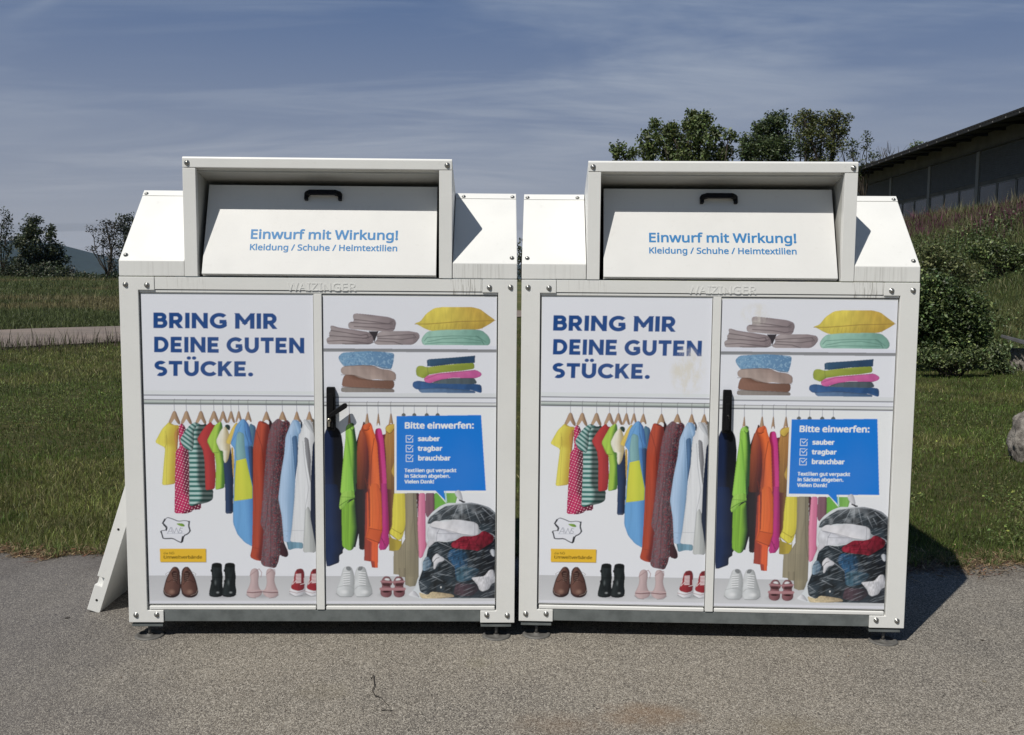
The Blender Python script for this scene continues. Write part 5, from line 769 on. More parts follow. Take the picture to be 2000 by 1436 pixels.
W2 = .852; HW = .571; ZB, ZT, ZS, ZD, ZH = .075, 1.5985, 1.6657, 1.990, 2.107; YD = .329; DEEP = 1.06
BOLT = None
def bolt_mesh():
    m = MB(); m.lathe([(0, .0085), (.005, .0082), (.0085, .006), (.0108, .003), (.0115, 0), (.0135, 0), (.0135, -.001)], 18); m.lathe([(0, .0092), (.0035, .0088), (.0036, .0075)], 6); return m.mesh('bolt')
bolt_me = bolt_mesh(); bolt_me.materials.append(M_['steel'])
def add_bolt(par, x, y, z, tilt=0., s=.88):
    o = link('bolt', bolt_me, None, par); o.location = (x, y, z); o.rotation_euler = (math.pi / 2 - tilt, random.uniform(-.0, .0), 0); o.scale = (s, s, s); return o
def make_bin(loc, rz, open_lever, label, poster_mat):
    B = empty('clothes_bin', loc, rz); tag(B, label, 'clothes bin', 'clothing donation bins on the asphalt')
    W, S, G, K = M_['white'], M_['skirt'], M_['galv'], M_['plastic']
    # closed steel body behind the front frame
    m = MB(); m.box(-W2 + .003, W2 - .003, .045, DEEP, .10, 1.597, .004); m.build('body', W, B)
    m = MB(); m.box(-.74, .74, .0405, .0445, .13, 1.54); m.build('recess_back', M_['dark'], B)
    # front frame sides with their corner tabs
    for s in (-1, 1):
        P = [(s * W2, ZB), (s * .700, ZB), (s * .700, .129), (s * .771, .129), (s * .771, 1.541), (s * .702, 1.541), (s * .702, ZT - .001), (s * W2, ZT - .001)]
        m = MB(); m.prism(P, 'y', 0., .040, .0022); m.build('frame_side', W, B)
    m = MB(); m.box(-.7005, .7005, .003, .040, 1.5445, ZT - .001, .0015); m.box(-.7685, .7685, .006, .038, 1.5305, 1.5425, .003); m.build('top_beam', M_['beam'], B)
    m = MB(); m.box(-.0235, .0105, .002, .036, .1335, 1.5295, .0015); m.build('centre_post', W, B)
    m = MB(); m.box(-.6985, .6985, .006, .060, .078, .1297, .002); m.build('bottom_rail', G, B)
    me = raise_mesh(glyph_mesh('WAIZINGER', .290, .0330, .0004, .0010), .0014, 0); o = link('embossed_lettering', me, M_['beam'], B); x, z = art_to_front(562.5, 567.5); o.location = (x, .0031, z)
    # the two printed door leaves
    for side, x0, x1, zt in (('l', -.7655, -.0255, 1.5235), ('r', .0135, .7665, 1.5210)):
        D = MB(); D.box(x0, x1, .011, .036, .1535, zt + .0065, .001); D.box(x0 + .003, x1 - .003, .004, .036, .1315, .1475, .0035)
        door = D.build('door', W, B)
        p = link('poster', poster_mesh(x0 + .003, x1 - .002, .158, zt, .0095), poster_mat, door)
        if side == 'r':
            L = MB(); cx = .0475
            L.prism([(cx - .0195, .938), (cx + .0195, .938), (cx + .0185, 1.118), (cx + .016, 1.128), (cx - .017, 1.128), (cx - .0185, 1.118)], 'y', -.010, .0105, .003)
            L.prism([(cx - .012, .95), (cx + .012, .95), (cx + .012, 1.088), (cx + .007, 1.100), (cx - .007, 1.100), (cx - .012, 1.088)], 'y', -.0145, -.0095, .0018)
            L.build('latch_housing', K, door)
            if open_lever:
                L = MB(); d = Vector((.060, .040)).normalized(); n = Vector((-d.y, d.x)); a = Vector((cx - .004, 1.004)); b = a + d * .083
                P = [a - n * .010, b - n * .012, b + d * .008 - n * .006, b + d * .010 + n * .006, b + n * .012, a + n * .008]
                L.prism([(q.x, q.y) for q in P], 'y', -.034, -.017, .0035); L.lathe([(.009, -.005), (.009, .008)], 14, Matrix.Translation((a.x + .006, -.015, a.y + .004)) @ Matrix.Rotation(math.pi / 2, 4, 'X')); L.build('lever', K, door)
                L = MB(); L.lathe([(0, .004), (.0088, .003), (.0095, 0), (.0095, -.004)], 18, Matrix.Translation((cx - .007, -.016, .984)) @ Matrix.Rotation(math.pi / 2, 4, 'X')); L.box(cx - .0120, cx - .0020, -.0195, -.0140, .956, .983, .0015); L.build('lock_cylinder', M_['brass'], door)
                L = MB(); L.lathe([(0, .0035), (.0035, .003), (.0035, -.002)], 12, Matrix.Translation((cx - .007, -.0175, .986)) @ Matrix.Rotation(math.pi / 2, 4, 'X')); L.build('keyhole', M_['dark'], door)
            else:
                L = MB(); L.box(cx - .0085, cx + .0085, -.023, -.014, .952, 1.070, .004); L.build('lever', K, door)
                L = MB(); L.tube([(cx - .004, -.024, 1.016), (cx, -.027, 1.021), (cx + .004, -.024, 1.014), (cx + .0035, -.024, 1.004)], .0013, 6); L.build('ring', M_['steel'], door)
    # roof covers left and right of the hood
    for s in (-1, 1):
        a, b = sorted((s * W2, s * (HW + .0025)))
        P = [(.004, 1.6005), (.004, ZS), (.329, ZD), (1.0, ZD), (DEEP, ZD - .06), (DEEP, 1.6005)]
        m = MB(); m.prism(P, 'x', a, b, .0035); m.build('roof_cover', S, B)
        d = Vector((YD - .004, ZD - ZS)).normalized(); n = Vector((-d.y, d.x)); q0 = Vector((.329, ZD)) - d * .036; q1 = Vector((.329, ZD)) - d * .001
        m = MB(); m.prism([tuple(q0 + n * .0005), tuple(q0 + n * .0030), tuple(q1 + n * .0030), tuple(q1 + n * .0005)], 'x', a + .001, b - .001, .0008); m.build('cover_lip', W, B)
        ang = math.atan2(d.y, d.x)
        pts = [(s * .835, .312), (s * .829, .028)] + ([(.611, .312)] if s > 0 else []) + ([(-.605, .312)] if (s < 0 and loc[0] > 0) else [])
        for x, y in pts: add_bolt(B, x, .004 + (y - .004) + n.x * .003, ZS + (y - .004) * (ZD - ZS) / (YD - .004) + n.y * .003, math.pi / 2 - ang, .74)
    m = MB(); m.box(-HW, HW, .40, DEEP, 1.6005, ZD - .0015, .002); m.build('rear_roof', W, B)
    # hood over the chute
    m = MB(); P = [(.0, 2.0605), (.0, 2.099), (.003, 2.1045), (.009, ZH), (.40, 1.9905), (.40, 1.972), (.032, 2.052), (.032, 2.0605)]
    m.prism(P, 'x', -HW, HW, .0022); m.build('hood', W, B)
    for s in (-1, 1):
        m = MB(); a, b = sorted((s * .5160, s * HW)); m.box(a, b, .0005, .030, 1.6005, 2.0585, .0018)
        a, b = sorted((s * (HW - .004), s * (HW - .0005))); m.prism([(.030, 1.6005), (.030, 2.0495), (.398, 1.9705), (.398, 1.6005)], 'x', a, b); m.build('hood_side', W, B)
        a, b = sorted((s * .5165, s * .5205)); m = MB(); m.prism([(.0305, 1.6005), (.0305, 2.049), (.398, 1.969), (.398, 1.6005)], 'x', a, b); m.build('chute_side', M_['inner'], B)
    m = MB(); m.prism([(.033, 2.046), (.033, 2.0505), (.38, 1.974), (.38, 1.970)], 'x', -.5155, .5155); m.build('chute_ceiling', M_['inner'], B)
    m = MB(); m.box(-.516, .516, .385, .395, 1.60, 1.968); m.box(-.516, .516, .03, .385, 1.5995, 1.6035); m.build('chute_back', M_['dark'], B)
    for s in (-1, 1): add_bolt(B, s * .5505, -.0005, 2.0795)
    for s in (-1, 1):
        for x, z in ((.824, 1.564), (.733, 1.562), (.8205, .108), (.7295, .110)): add_bolt(B, s * x, -.0005, z)
    # tilted flap
    p0 = Vector((-.002, 1.6125)); p1 = Vector((.130, 2.0010)); d = (p1 - p0).normalized(); n = Vector((-d.y, d.x)); Lf = (p1 - p0).length
    Fm = Matrix(((1, 0, 0, 0), (0, d.x, -n.x, p0.x), (0, d.y, -n.y, p0.y), (0, 0, 0, 1)))     # local x, s along the flap, depth behind it
    def on(me):  # geometry built with x, y=s, z=depth behind the face
        me.transform(Fm); me.update(); return me
    m = MB(); m.prism([(-.4985, .0), (.503, .0), (.501, Lf), (-.4965, Lf)], 'z', .0, .018, .0018); m.box(-.4985, .503, -.0015, .004, .004, .030, .001)
    f = link('flap', on(m.mesh('flap')), M_['flap'], B)
    m = MB(); cx = .005; w = .078; sy = Lf - .048
    path = [(-w, .0), (-w, -.020), (-w + .022, -.040), (w - .022, -.040), (w, -.020), (w, .0)]
    inner = [(w - .015, .0), (w - .015, -.014), (w - .030, -.026), (-w + .030, -.026), (-w + .015, -.014), (-w + .015, .0)]
    m.prism([(cx + a, b) for a, b in path + inner], 'y', sy - .009, sy + .013, .003)
    for q in (-1, 1): a_, b_ = sorted((cx + q * .0655, cx + q * .0815)); m.box(a_, b_, sy - .024, sy + .008, -.020, .0005, .003)
    h = link('handle', on(m.mesh('handle')), K, f)
    for x in (-.071, .071):
        mm = MB(); mm.lathe([(0, .002), (.0035, .0015), (.004, 0)], 10, Matrix.Translation((cx + x * 1.0, sy - .004, -.0215)) @ Matrix.Rotation(math.pi, 4, 'X')); link('screw', on(mm.mesh('screw')), M_['steel'], f)
    for body, xa, xb, s0, cap, bold in (('Einwurf mit Wirkung!', -.299, .337, .1615, .0405, .0018), ('Kleidung / Schuhe / Heimtextilien', -.300, .335, .1090, .0265, .0010)):
        me = glyph_mesh(body, xb - xa, cap, bold); me.transform(Matrix.Rotation(-math.pi / 2, 4, 'X')); me.transform(Matrix.Translation((xa, s0, -.0006)) @ Matrix.Diagonal((1, 1, 1, 1))); link('flap_lettering', on(me), M_['blue'], f)
    # adjustable feet
    for sx, sy in ((-1, 0), (1, 0), (-1, 1), (1, 1)):
        y = .026 if not sy else DEEP - .06; x = sx * .772
        m = MB(); m.box(x - .070, x + .066, y - .020, y + .06, .0545, .0665, .001); m.build('foot_plate', G, B)
        m = MB(); m.tube([(x, y, .0545), (x, y, .010)], .0070, 10); m.lathe([(0, .014), (.011, .013), (.014, .007), (.044, .006), (.050, .012), (.060, .0115), (.064, .007), (.063, .002), (.058, .0), (0, 0)], 28, Matrix.Translation((x, y, .001))); m.build('foot', M_['foot'], B)
    return B
bin_a = make_bin((-.83256, 4.09843, 0), .01887, True, 'left clothing bin, its black door lever swung out, a loose panel leaning on it', M_['poster'])
bin_b = make_bin((.89044, 4.10998, 0), -.03247, False, 'right clothing bin, lever folded down and glue smears beside the word STÜCKE', M_['poster_worn'])

# loose sheet-metal panel leaning against the left container
def leaning_panel():
    up = Vector((.3145, 0, .9493)); th = Vector((.9493, 0, -.3145)); o0 = Vector((-2.012, 4.395, .0205))
    M = Matrix(((th.x, 0, up.x, o0.x), (0, 1, 0, o0.y), (th.z, 0, up.z, o0.z), (0, 0, 0, 1)))    # local x = thickness, y = depth, z = up the slope
    R = empty('loose_panel', (-2.0, 4.9, 0)); tag(R, 'loose white folded sheet metal panel leaning against the side of the bin', 'metal panel')
    Mi = Matrix.Translation(-Vector((-2.0, 4.9, 0))) @ M
    Lp = 1.012
    m = MB(); m.prism([(0, 0), (.062, 0), (.062, Lp), (0, Lp), (0, .172), (.036, .172), (.036, .128), (0, .128)], 'y', 0, .030, .002); m.box(.001, .0615, .0305, .93, .001, Lp - .001, .002)
    me = m.mesh('sheet'); me.transform(Mi); link('sheet', me, M_['white'], R)
    for z in (.058, .42, .80):
        m = MB(); m.lathe([(0, .0008), (.0055, .0008), (.006, 0)], 14, Matrix.Translation((.031, -.0005, z)) @ Matrix.Rotation(math.pi / 2, 4, 'X')); me = m.mesh('screw_hole'); me.transform(Mi); link('screw_hole', me, M_['dark'], R)
leaning_panel()
# ------------------------------------------------------------------ terrain
cR, sR = math.cos(ROLL), math.sin(ROLL)
def ray_dir(px, py):
    x, y = px - 1000, py - 718; X = cR * x + sR * y; Y = -sR * x + cR * y
    v = Vector((X, FPX, -Y)); return Matrix.Rotation(-PITCH, 3, 'X') @ v
def at(px, py, dist):
    """world point seen at that place of the layout sketch, dist metres ahead"""
    v = ray_dir(px, py); return Vector((0, 0, EYE)) + v * (dist / v.y)
PHI = math.atan(78 / FPX); cP, sP = math.cos(PHI), math.sin(PHI)
def uw(x, y): return x * cP - y * sP, x * sP + y * cP      # sideways / lengthwise along the barn
def xy(u, w): return u * cP + w * sP, -u * sP + w * cP
def sstep(a, b, x): t = np.clip((x - a) / (b - a), 0, 1); return t * t * (3 - 2 * t)
def ground_h(x, y):
    x = np.asarray(x, float); y = np.asarray(y, float); u, w = uw(x, y)
    t = np.clip((u - 8.9) / 9.9, 0, 1.35); bank = 4.75 * np.where(t < 1, t - .10 * np.sin(2 * np.pi * t) / (2 * np.pi) * 2, 1.0) * sstep(-20, 3, w)
    bank = bank + .12 * np.sin(w * .45 + u * .7) * sstep(8, 10, u) * (1 - sstep(17, 19, u)) + .07 * np.sin(w * 1.7) * np.sin(u * 1.3) * sstep(8, 10, u) * (1 - sstep(17, 19, u))
    field = 1.42 * sstep(34, 118, y) * (1 - sstep(8, 14, u)) - 16 * sstep(170, 420, y)
    wav = .02 * np.sin(x * .9 + y * .3) * sstep(6.5, 9, y) + .10 * np.sin(y * .35 + x * .13) * sstep(30, 45, y) * (1 - sstep(8, 12, u))
    return bank + field + wav - .012 * sstep(5.2, 5.5, y) * 0
def build_ground():
    ys = np.concatenate([[-60, -30, -12, -4, 0, 3, 4.6], np.arange(5.0, 14, .3), np.arange(14, 50, .7), np.arange(50, 130, 2.5), np.arange(130, 450, 12), [500, 700, 1000, 1500, 2400, 4000]])
    xs = np.concatenate([[-4000, -2200, -1200, -700, -400, -240, -150, -100], np.arange(-70, -20, 4), np.arange(-20, 36, .6), np.arange(36, 80, 4), [100, 150, 240, 400, 700, 1200, 2200, 4000]])
    X, Y = np.meshgrid(xs, ys); H = ground_h(X, Y); H = np.where(Y < 5.15, np.minimum(H, H), H) - .02 * (Y < 4.9)
    V = np.stack([X.ravel(), Y.ravel(), H.ravel() + .0], 1); i = np.arange(X.size).reshape(X.shape)
    F = np.stack([i[:-1, :-1], i[:-1, 1:], i[1:, 1:], i[1:, :-1]], -1).reshape(-1, 4); me = np_mesh('ground', V, F, smooth=True)
    tag(link('ground', me, M_['ground']), kind='structure')
build_ground()
def edge_y(x):  # wavering far edge of the asphalt
    return 5.33 + .06 * np.sin(x * 1.9 + .6) + .045 * np.sin(x * 5.3) + .035 * np.sin(x * 13.1 + 2) + .02 * np.sin(x * 31.7)
def build_asphalt():
    xs = np.linspace(-14, 7.2, 900); e = edge_y(xs); rows = [np.full_like(xs, -14.), np.full_like(xs, 2.), e - .04, e]
    zs = [.006, .006, .006, -.004]
    V = np.concatenate([np.stack([xs, r, np.full_like(xs, z)], 1) for r, z in zip(rows, zs)]); n = len(xs); i = np.arange(4 * n).reshape(4, n)
    F = np.stack([i[:-1, :-1], i[:-1, 1:], i[1:, 1:], i[1:, :-1]], -1).reshape(-1, 4); tag(link('asphalt', np_mesh('asphalt', V, F), M_['asphalt']), kind='structure')
build_asphalt()
NEAR = [(-26, -8), (-15.4, 12.2), (-11.03, 20.43), (-9.61, 23.11), (-6.0, 29.3), (-1, 37), (4, 43), (9, 47.5)]
FAR = [(-32, -3), (-20.0, 18), (-14.53, 26.94), (-12.52, 30.17), (-9.0, 35.2), (-3.5, 42.5), (2, 48), (8, 52.5)]
def build_path():
    V = []; F = []
    P = [(Vector(a), Vector(b)) for a, b in zip(NEAR, FAR)]; Q = []
    for (a, b), (c, d) in zip(P[:-1], P[1:]):
        for k in range(8): Q.append((a.lerp(c, k / 8), b.lerp(d, k / 8)))
    for a, b in Q:
        for k in range(6): p = a.lerp(b, k / 5); V.append((p.x, p.y, float(ground_h(p.x, p.y)) + .035))
    for i in range(len(Q) - 1):
        for k in range(5): F.append((i * 6 + k, i * 6 + k + 1, i * 6 + k + 7, i * 6 + k + 6))
    tag(link('path', np_mesh('path', V, F), M_['path']), kind='structure')
build_path()
def build_hills():
    mat = mat_simple('wooded_hills', (.020, .032, .024), .95, 0, .5, .02, (.012, .020, .015))
    xs = np.linspace(-3200, 2600, 140)
    def ridge(dist, base, amp, seed, name):
        V = []; F = []
        rows = [(0, 0.), (200, .45), (420, .8), (600, 1.), (1100, .6)]
        for k, (dy, f) in enumerate(rows):
            for x in xs:
                h = base(x) + amp * mnoise.fractal(Vector((x * .0022, seed + dy * .0005, 0)), 1, 2, 5)
                V.append((x, dist + dy, -18 + max(h + 18, 4) * f))
        n = len(xs); i = np.arange(len(rows) * n).reshape(len(rows), n); F = np.stack([i[:-1, :-1], i[:-1, 1:], i[1:, 1:], i[1:, :-1]], -1).reshape(-1, 4)
        tag(link(name, np_mesh(name, V, F, smooth=True), mat), kind='structure')
    def base(x):
        a = at(115, 478, 3000); b = at(180, 496, 3000); c = at(240, 508, 3000)
        return float(np.interp(x, [a.x - 900, a.x, b.x, c.x, c.x + 1500, 2600], [150, a.z, b.z, c.z, 45, 70]))
    ridge(2400, base, 5, 3.3, 'hills')
build_hills()

# ------------------------------------------------------------------ foliage
def leaf_mesh(name, C, size, cols, up=.3, aspect=.55, N=None, fold=.25):
    """one folded diamond leaf (2 tris + 2 tris) per centre in C"""
    n = len(C); C = np.asarray(C, float); size = np.broadcast_to(size, (n,)).astype(float)
    if N is None:
        N = RNG.normal(size=(n, 3)); N[:, 2] = np.abs(N[:, 2]) * .9 + up
    N /= np.linalg.norm(N, axis=1)[:, None]
    T = RNG.normal(size=(n, 3)); T[:, 2] -= .5; T -= (T * N).sum(1)[:, None] * N; T /= np.linalg.norm(T, axis=1)[:, None] + 1e-9
    B = np.cross(N, T); s = size[:, None]
    a = C - T * s * .5; b = C + T * s * .5; l = C + B * s * aspect * .5 + N * s * fold * .3 - T * s * .08; r = C - B * s * aspect * .5 + N * s * fold * .3 - T * s * .08
    V = np.stack([a, r, b, l], 1).reshape(-1, 3); i = np.arange(n)[:, None] * 4
    F = np.concatenate([i + [0, 1, 2], i + [0, 2, 3]], 1).reshape(-1, 3)
    return np_mesh(name, V, F, np.repeat(cols, 4, 0))
def leaf_cols(n, base, var=.25, warm=None, wf=.15):
    c = np.array(base)[None] * np.exp(RNG.normal(0, var, (n, 1))) * np.exp(RNG.normal(0, .07, (n, 3)))
    if warm is not None: k = RNG.random(n) < wf; c[k] = np.array(warm) * np.exp(RNG.normal(0, var, (k.sum(), 1)))
    return np.clip(c, .004, .5)
def blob_points(c, r, ncl, per, rc, shell=.55):
    """clusters of leaf positions inside an ellipsoid, crowded to its skin, leaving gaps between the clusters"""
    d = RNG.normal(size=(ncl, 3)); d /= np.linalg.norm(d, axis=1)[:, None]; rad = shell + (1 - shell) * RNG.random(ncl) ** .8; rad = np.where(RNG.random(ncl) < .3, RNG.random(ncl), rad)
    cc = np.array(c) + d * rad[:, None] * np.array(r); pts = np.repeat(cc, per, 0) + np.clip(RNG.normal(size=(ncl * per, 3)), -1.6, 1.6) * rc * .55
    return pts, cc
def limb(m, a, b, r0, r1, bend=.12, n=5, k=6):
    a = Vector(a); b = Vector(b); L = (b - a).length; o = Vector((random.uniform(-1, 1), random.uniform(-1, 1), random.uniform(-.1, .5))) * L * bend; P = []
    for i in range(n): t = i / (n - 1); P.append(a.lerp(b, t) + o * math.sin(math.pi * t) + Vector((random.uniform(-1, 1), random.uniform(-1, 1), 0)) * L * .015)
    m.tube(P, [r0 + (r1 - r0) * i / (n - 1) for i in range(n)], k); return P
def tree(name, label, cat, base_px, dist, blobs, leaf, rc, col, warm=None, group=None, dens=1., per=26, trunk_r=.12, fork=.35, up=.3, var=.3, bark='bark', twigs=3, base_xy=None, z_off=0., aspect=.55, flatten=1.):
    bx, by = base_xy if base_xy else (at(base_px, 600, dist).x, dist); bz = float(ground_h(bx, by)) + z_off
    R = empty(name, (bx, by, bz)); tag(R, label, cat, group)
    org = Vector((bx, by, bz)); sc = dist / FPX; pts = []; m = MB()
    zs = [at(b[0], b[1], dist).z for b in blobs]; top = max(zs); fz = bz + (min(zs) - bz) * fork + .3
    fk = Vector((bx, by, fz)); limb(m, (bx, by, bz - .2), fk, trunk_r * 1.25, trunk_r * .85, .04, 6, 9)
    for b in blobs:
        dx = b[4] if len(b) > 4 else RNG.uniform(-.6, .6) * max(b[2], 12) * sc
        c = at(b[0], b[1], dist); c.y += dx; r = (b[2] * sc, max(b[2], b[3]) * sc * .75, b[3] * sc)
        vol = (b[2] * b[3]) / 400.; ncl = max(2, int(21 * dens * vol ** .9 + 2))
        p, cc = blob_points(c, r, ncl, per, rc); pts.append(p)
        P = limb(m, fk + Vector((0, 0, random.uniform(-.2, .3))), c - Vector((0, 0, r[2] * .2)), trunk_r * .5, trunk_r * .16, .1, 6, 6)
        for q in range(min(len(cc), twigs + int(vol * 4))): limb(m, P[random.randrange(3, 6)], Vector(cc[q]), trunk_r * .14, trunk_r * .04, .12, 4, 5)
    me = m.mesh('trunk'); me.transform(Matrix.Translation(-org)); link('trunk', me, M_[bark], R)
    if leaf:
        P = np.concatenate(pts) - np.array(org); n = len(P)
        me = leaf_mesh('crown', P, leaf * RNG.uniform(.6, 1.25, n), leaf_cols(n, col, var, warm), up, aspect); link('crown', me, M_['leaf'], R)
    return R

def trees():
    DG, MG, LG = (.034, .048, .020), (.046, .062, .022), (.070, .085, .026)
    rg = 'trees beyond the embankment'
    tree('fruit_tree', 'broad leafy tree behind the right bin hood with one side branch reaching right', 'tree', 1335, 38,
        [(1207, 293, 13, 20), (1233, 301, 9, 13), (1268, 290, 20, 38), (1280, 250, 7, 20), (1312, 280, 28, 38), (1308, 255, 16, 12), (1353, 240, 22, 20), (1374, 234, 15, 15), (1362, 275, 27, 42), (1345, 312, 48, 28), (1402, 259, 14, 11), (1424, 268, 15, 8), (1413, 299, 26, 20), (1350, 222, 6, 5), (1300, 345, 60, 35), (1390, 345, 45, 35)],
        .145, .20, MG, LG, rg, 1.25, 24, .13, up=.1)
    tree('bushy_tree', 'dense dark green rounded tree between the side branch and the upright tree', 'tree', 1505, 46,
        [(1516, 238, 20, 17), (1486, 252, 13, 12), (1512, 263, 38, 28), (1476, 292, 34, 24), (1520, 294, 36, 26), (1455, 275, 8, 8), (1500, 335, 50, 34), (1526, 224, 5, 5), (1462, 305, 20, 20)],
        .15, .26, DG, MG, rg, 1.7, 26, .14, up=.25)
    tree('upright_tree', 'vase-shaped tree with steep bare limbs and small leaf tufts on top', 'tree', 1605, 52,
        [(1563, 238, 15, 17), (1578, 232, 12, 12), (1596, 230, 17, 13), (1626, 231, 15, 13), (1612, 240, 12, 12), (1573, 262, 30, 28), (1609, 257, 40, 30), (1640, 248, 21, 24), (1584, 292, 30, 24), (1622, 290, 30, 24), (1655, 233, 6, 10), (1566, 222, 4, 4), (1575, 219, 4, 4), (1628, 221, 5, 4), (1639, 225, 5, 5), (1600, 335, 40, 30)],
        .15, .22, (.048, .056, .020), (.075, .080, .024), rg, 1.15, 20, .12, fork=.1, up=.5, twigs=6)
    tree('sparse_tree', 'thin open-crowned tree at the hood corner near the barn roof', 'tree', 1680, 58,
        [(1664, 283, 16, 13), (1691, 270, 8, 9), (1690, 284, 9, 9), (1702, 306, 13, 9), (1690, 320, 18, 12), (1664, 302, 15, 12), (1672, 335, 20, 18), (1640, 275, 10, 10)],
        .16, .24, (.036, .046, .020), MG, rg, .75, 14, .09, up=.3, twigs=6)
    tree('distant_tree', 'small treetop just showing over the barn roof edge', 'tree', 1790, 130, [(1788, 289, 11, 11), (1802, 284, 5, 4), (1780, 298, 10, 8), (1797, 305, 16, 14)], .42, .55, MG, LG, rg, 1.6, 12, .16)
    # leafless shrub
    bx = at(1738, 600, 62); bz = float(ground_h(bx.x, 62)); R = empty('bare_shrub', (bx.x, 62, bz)); tag(R, 'leafless grey shrub of fine upright twigs beside the barn roof', 'shrub'); m = MB(); sc = 62 / FPX
    for i in range(13):
        px = 1706 + i * 5.4 + random.uniform(-3, 3); tp = at(px, 276 + abs(px - 1735) * .55 + random.uniform(0, 12), 62); tp.y += random.uniform(-1, 1)
        P = limb(m, (bx.x + random.uniform(-.2, .2), 62, bz), tp, .035, .010, .10, 8, 5)
        for q in range(9):
            s = P[random.randrange(3, 7)]; e = s + Vector((random.uniform(-.6, .6), random.uniform(-.6, .6), random.uniform(.3, 1.0))); limb(m, s, e, .014, .006, .1, 4, 4)
    me = m.mesh('twigs'); me.transform(Matrix.Translation((-bx.x, -62, -bz))); M_['greybark'] = mat_bark('grey_bark', (.11, .10, .095), (.06, .055, .05)); link('twigs', me, M_['greybark'], R)
    # far row across the field on the left
    lg = 'trees across the field'; D2 = (.019, .025, .016); MG = (.026, .034, .016); LG = (.034, .040, .018)
    tree('birch_tree', 'tall thin open tree cut by the left picture edge beyond the field', 'tree', 8, 100, [(9, 422, 8, 16), (14, 442, 11, 16), (8, 465, 15, 18), (20, 480, 10, 14), (12, 513, 18, 30), (-12, 480, 16, 40)], .30, .42, D2, MG, lg, .85, 12, .15, twigs=5)
    tree('field_tree', 'bushy broad tree with a rounded top beyond the field, left of the blue hill', 'tree', 74, 104, [(63, 436, 13, 12), (51, 453, 14, 15), (73, 452, 18, 17), (96, 448, 7, 10), (100, 462, 8, 12), (66, 480, 32, 24), (100, 491, 22, 18), (56, 515, 36, 26), (106, 509, 22, 18), (88, 527, 30, 16), (38, 470, 10, 14), (78, 432, 6, 6)], .32, .42, (.022, .029, .015), LG, lg, 2.0, 17, .2)
    tree('small_dark_tree', 'low dark half-bare tree at the foot of the blue hill', 'tree', 138, 108, [(137, 527, 8, 9), (128, 535, 12, 8), (144, 533, 8, 7)], .3, .4, (.028, .028, .022), None, lg, .9, 8, .1, twigs=7)
    tree('larch_tree', 'dark sparse conifer with level branches beside the left bin', 'tree', 214, 98, [(206, 436, 15, 5), (184, 449, 11, 3), (209, 447, 20, 7), (226, 440, 14, 7), (213, 461, 22, 8), (178, 487, 12, 3), (212, 478, 22, 9), (200, 470, 16, 4), (215, 498, 22, 10), (222, 516, 16, 9), (230, 455, 12, 10), (218, 532, 12, 8)], .24, .36, (.018, .019, .015), (.024, .020, .017), lg, 1.5, 11, .16, twigs=6, fork=.05)
    tree('tall_tree', 'tall tree half hidden by the sloping cover of the left bin', 'tree', 250, 102, [(240, 429, 12, 9), (256, 430, 16, 12), (246, 446, 12, 10), (262, 456, 22, 22), (240, 474, 14, 12), (258, 500, 26, 26)], .3, .42, (.018, .022, .015), D2, lg, 1.2, 13, .18, twigs=6)
    tree('round_bush', 'low dark green bush under the conifer at the field edge', 'bush', 222, 97, [(222, 543, 15, 7), (236, 541, 12, 8)], .26, .4, (.014, .022, .010), None, lg, 2.6, 12, .06, twigs=1)
    for i, (px, w, h) in enumerate(((330, 60, 52), (440, 70, 60), (560, 60, 46), (700, 80, 56), (860, 60, 50), (1020, 60, 48))):   # the row goes on behind the containers
        tree('field_tree', 'round tree of the far row hidden behind the bins', 'tree', px, 106, [(px, 500, w * .45, h * .6), (px - w * .2, 520, w * .4, h * .45), (px + w * .25, 515, w * .4, h * .5)], .4, .6, D2, MG, lg, .55, 10, .18)
    # low scrub along the far field edge
    pts = []
    for i in range(150):
        px = RNG.uniform(-60, 205); d = RNG.uniform(98, 112); c = at(px, 600, d); z = float(ground_h(c.x, d)); h = RNG.uniform(.4, 1.6) * (1.2 if px < 130 else .35) * (1 if px < 60 or px > 110 else 1.1)
        p, _ = blob_points((c.x, d, z + h * .45), (1.0, .8, h * .6), 7, 14, .3); pts.append(p)
    P = np.concatenate(pts); n = len(P); tag(link('undergrowth', leaf_mesh('undergrowth', P, .26 * RNG.uniform(.6, 1.3, n), leaf_cols(n, (.020, .028, .013), .35, (.034, .034, .02), .2)), M_['leaf']), kind='stuff')
trees()

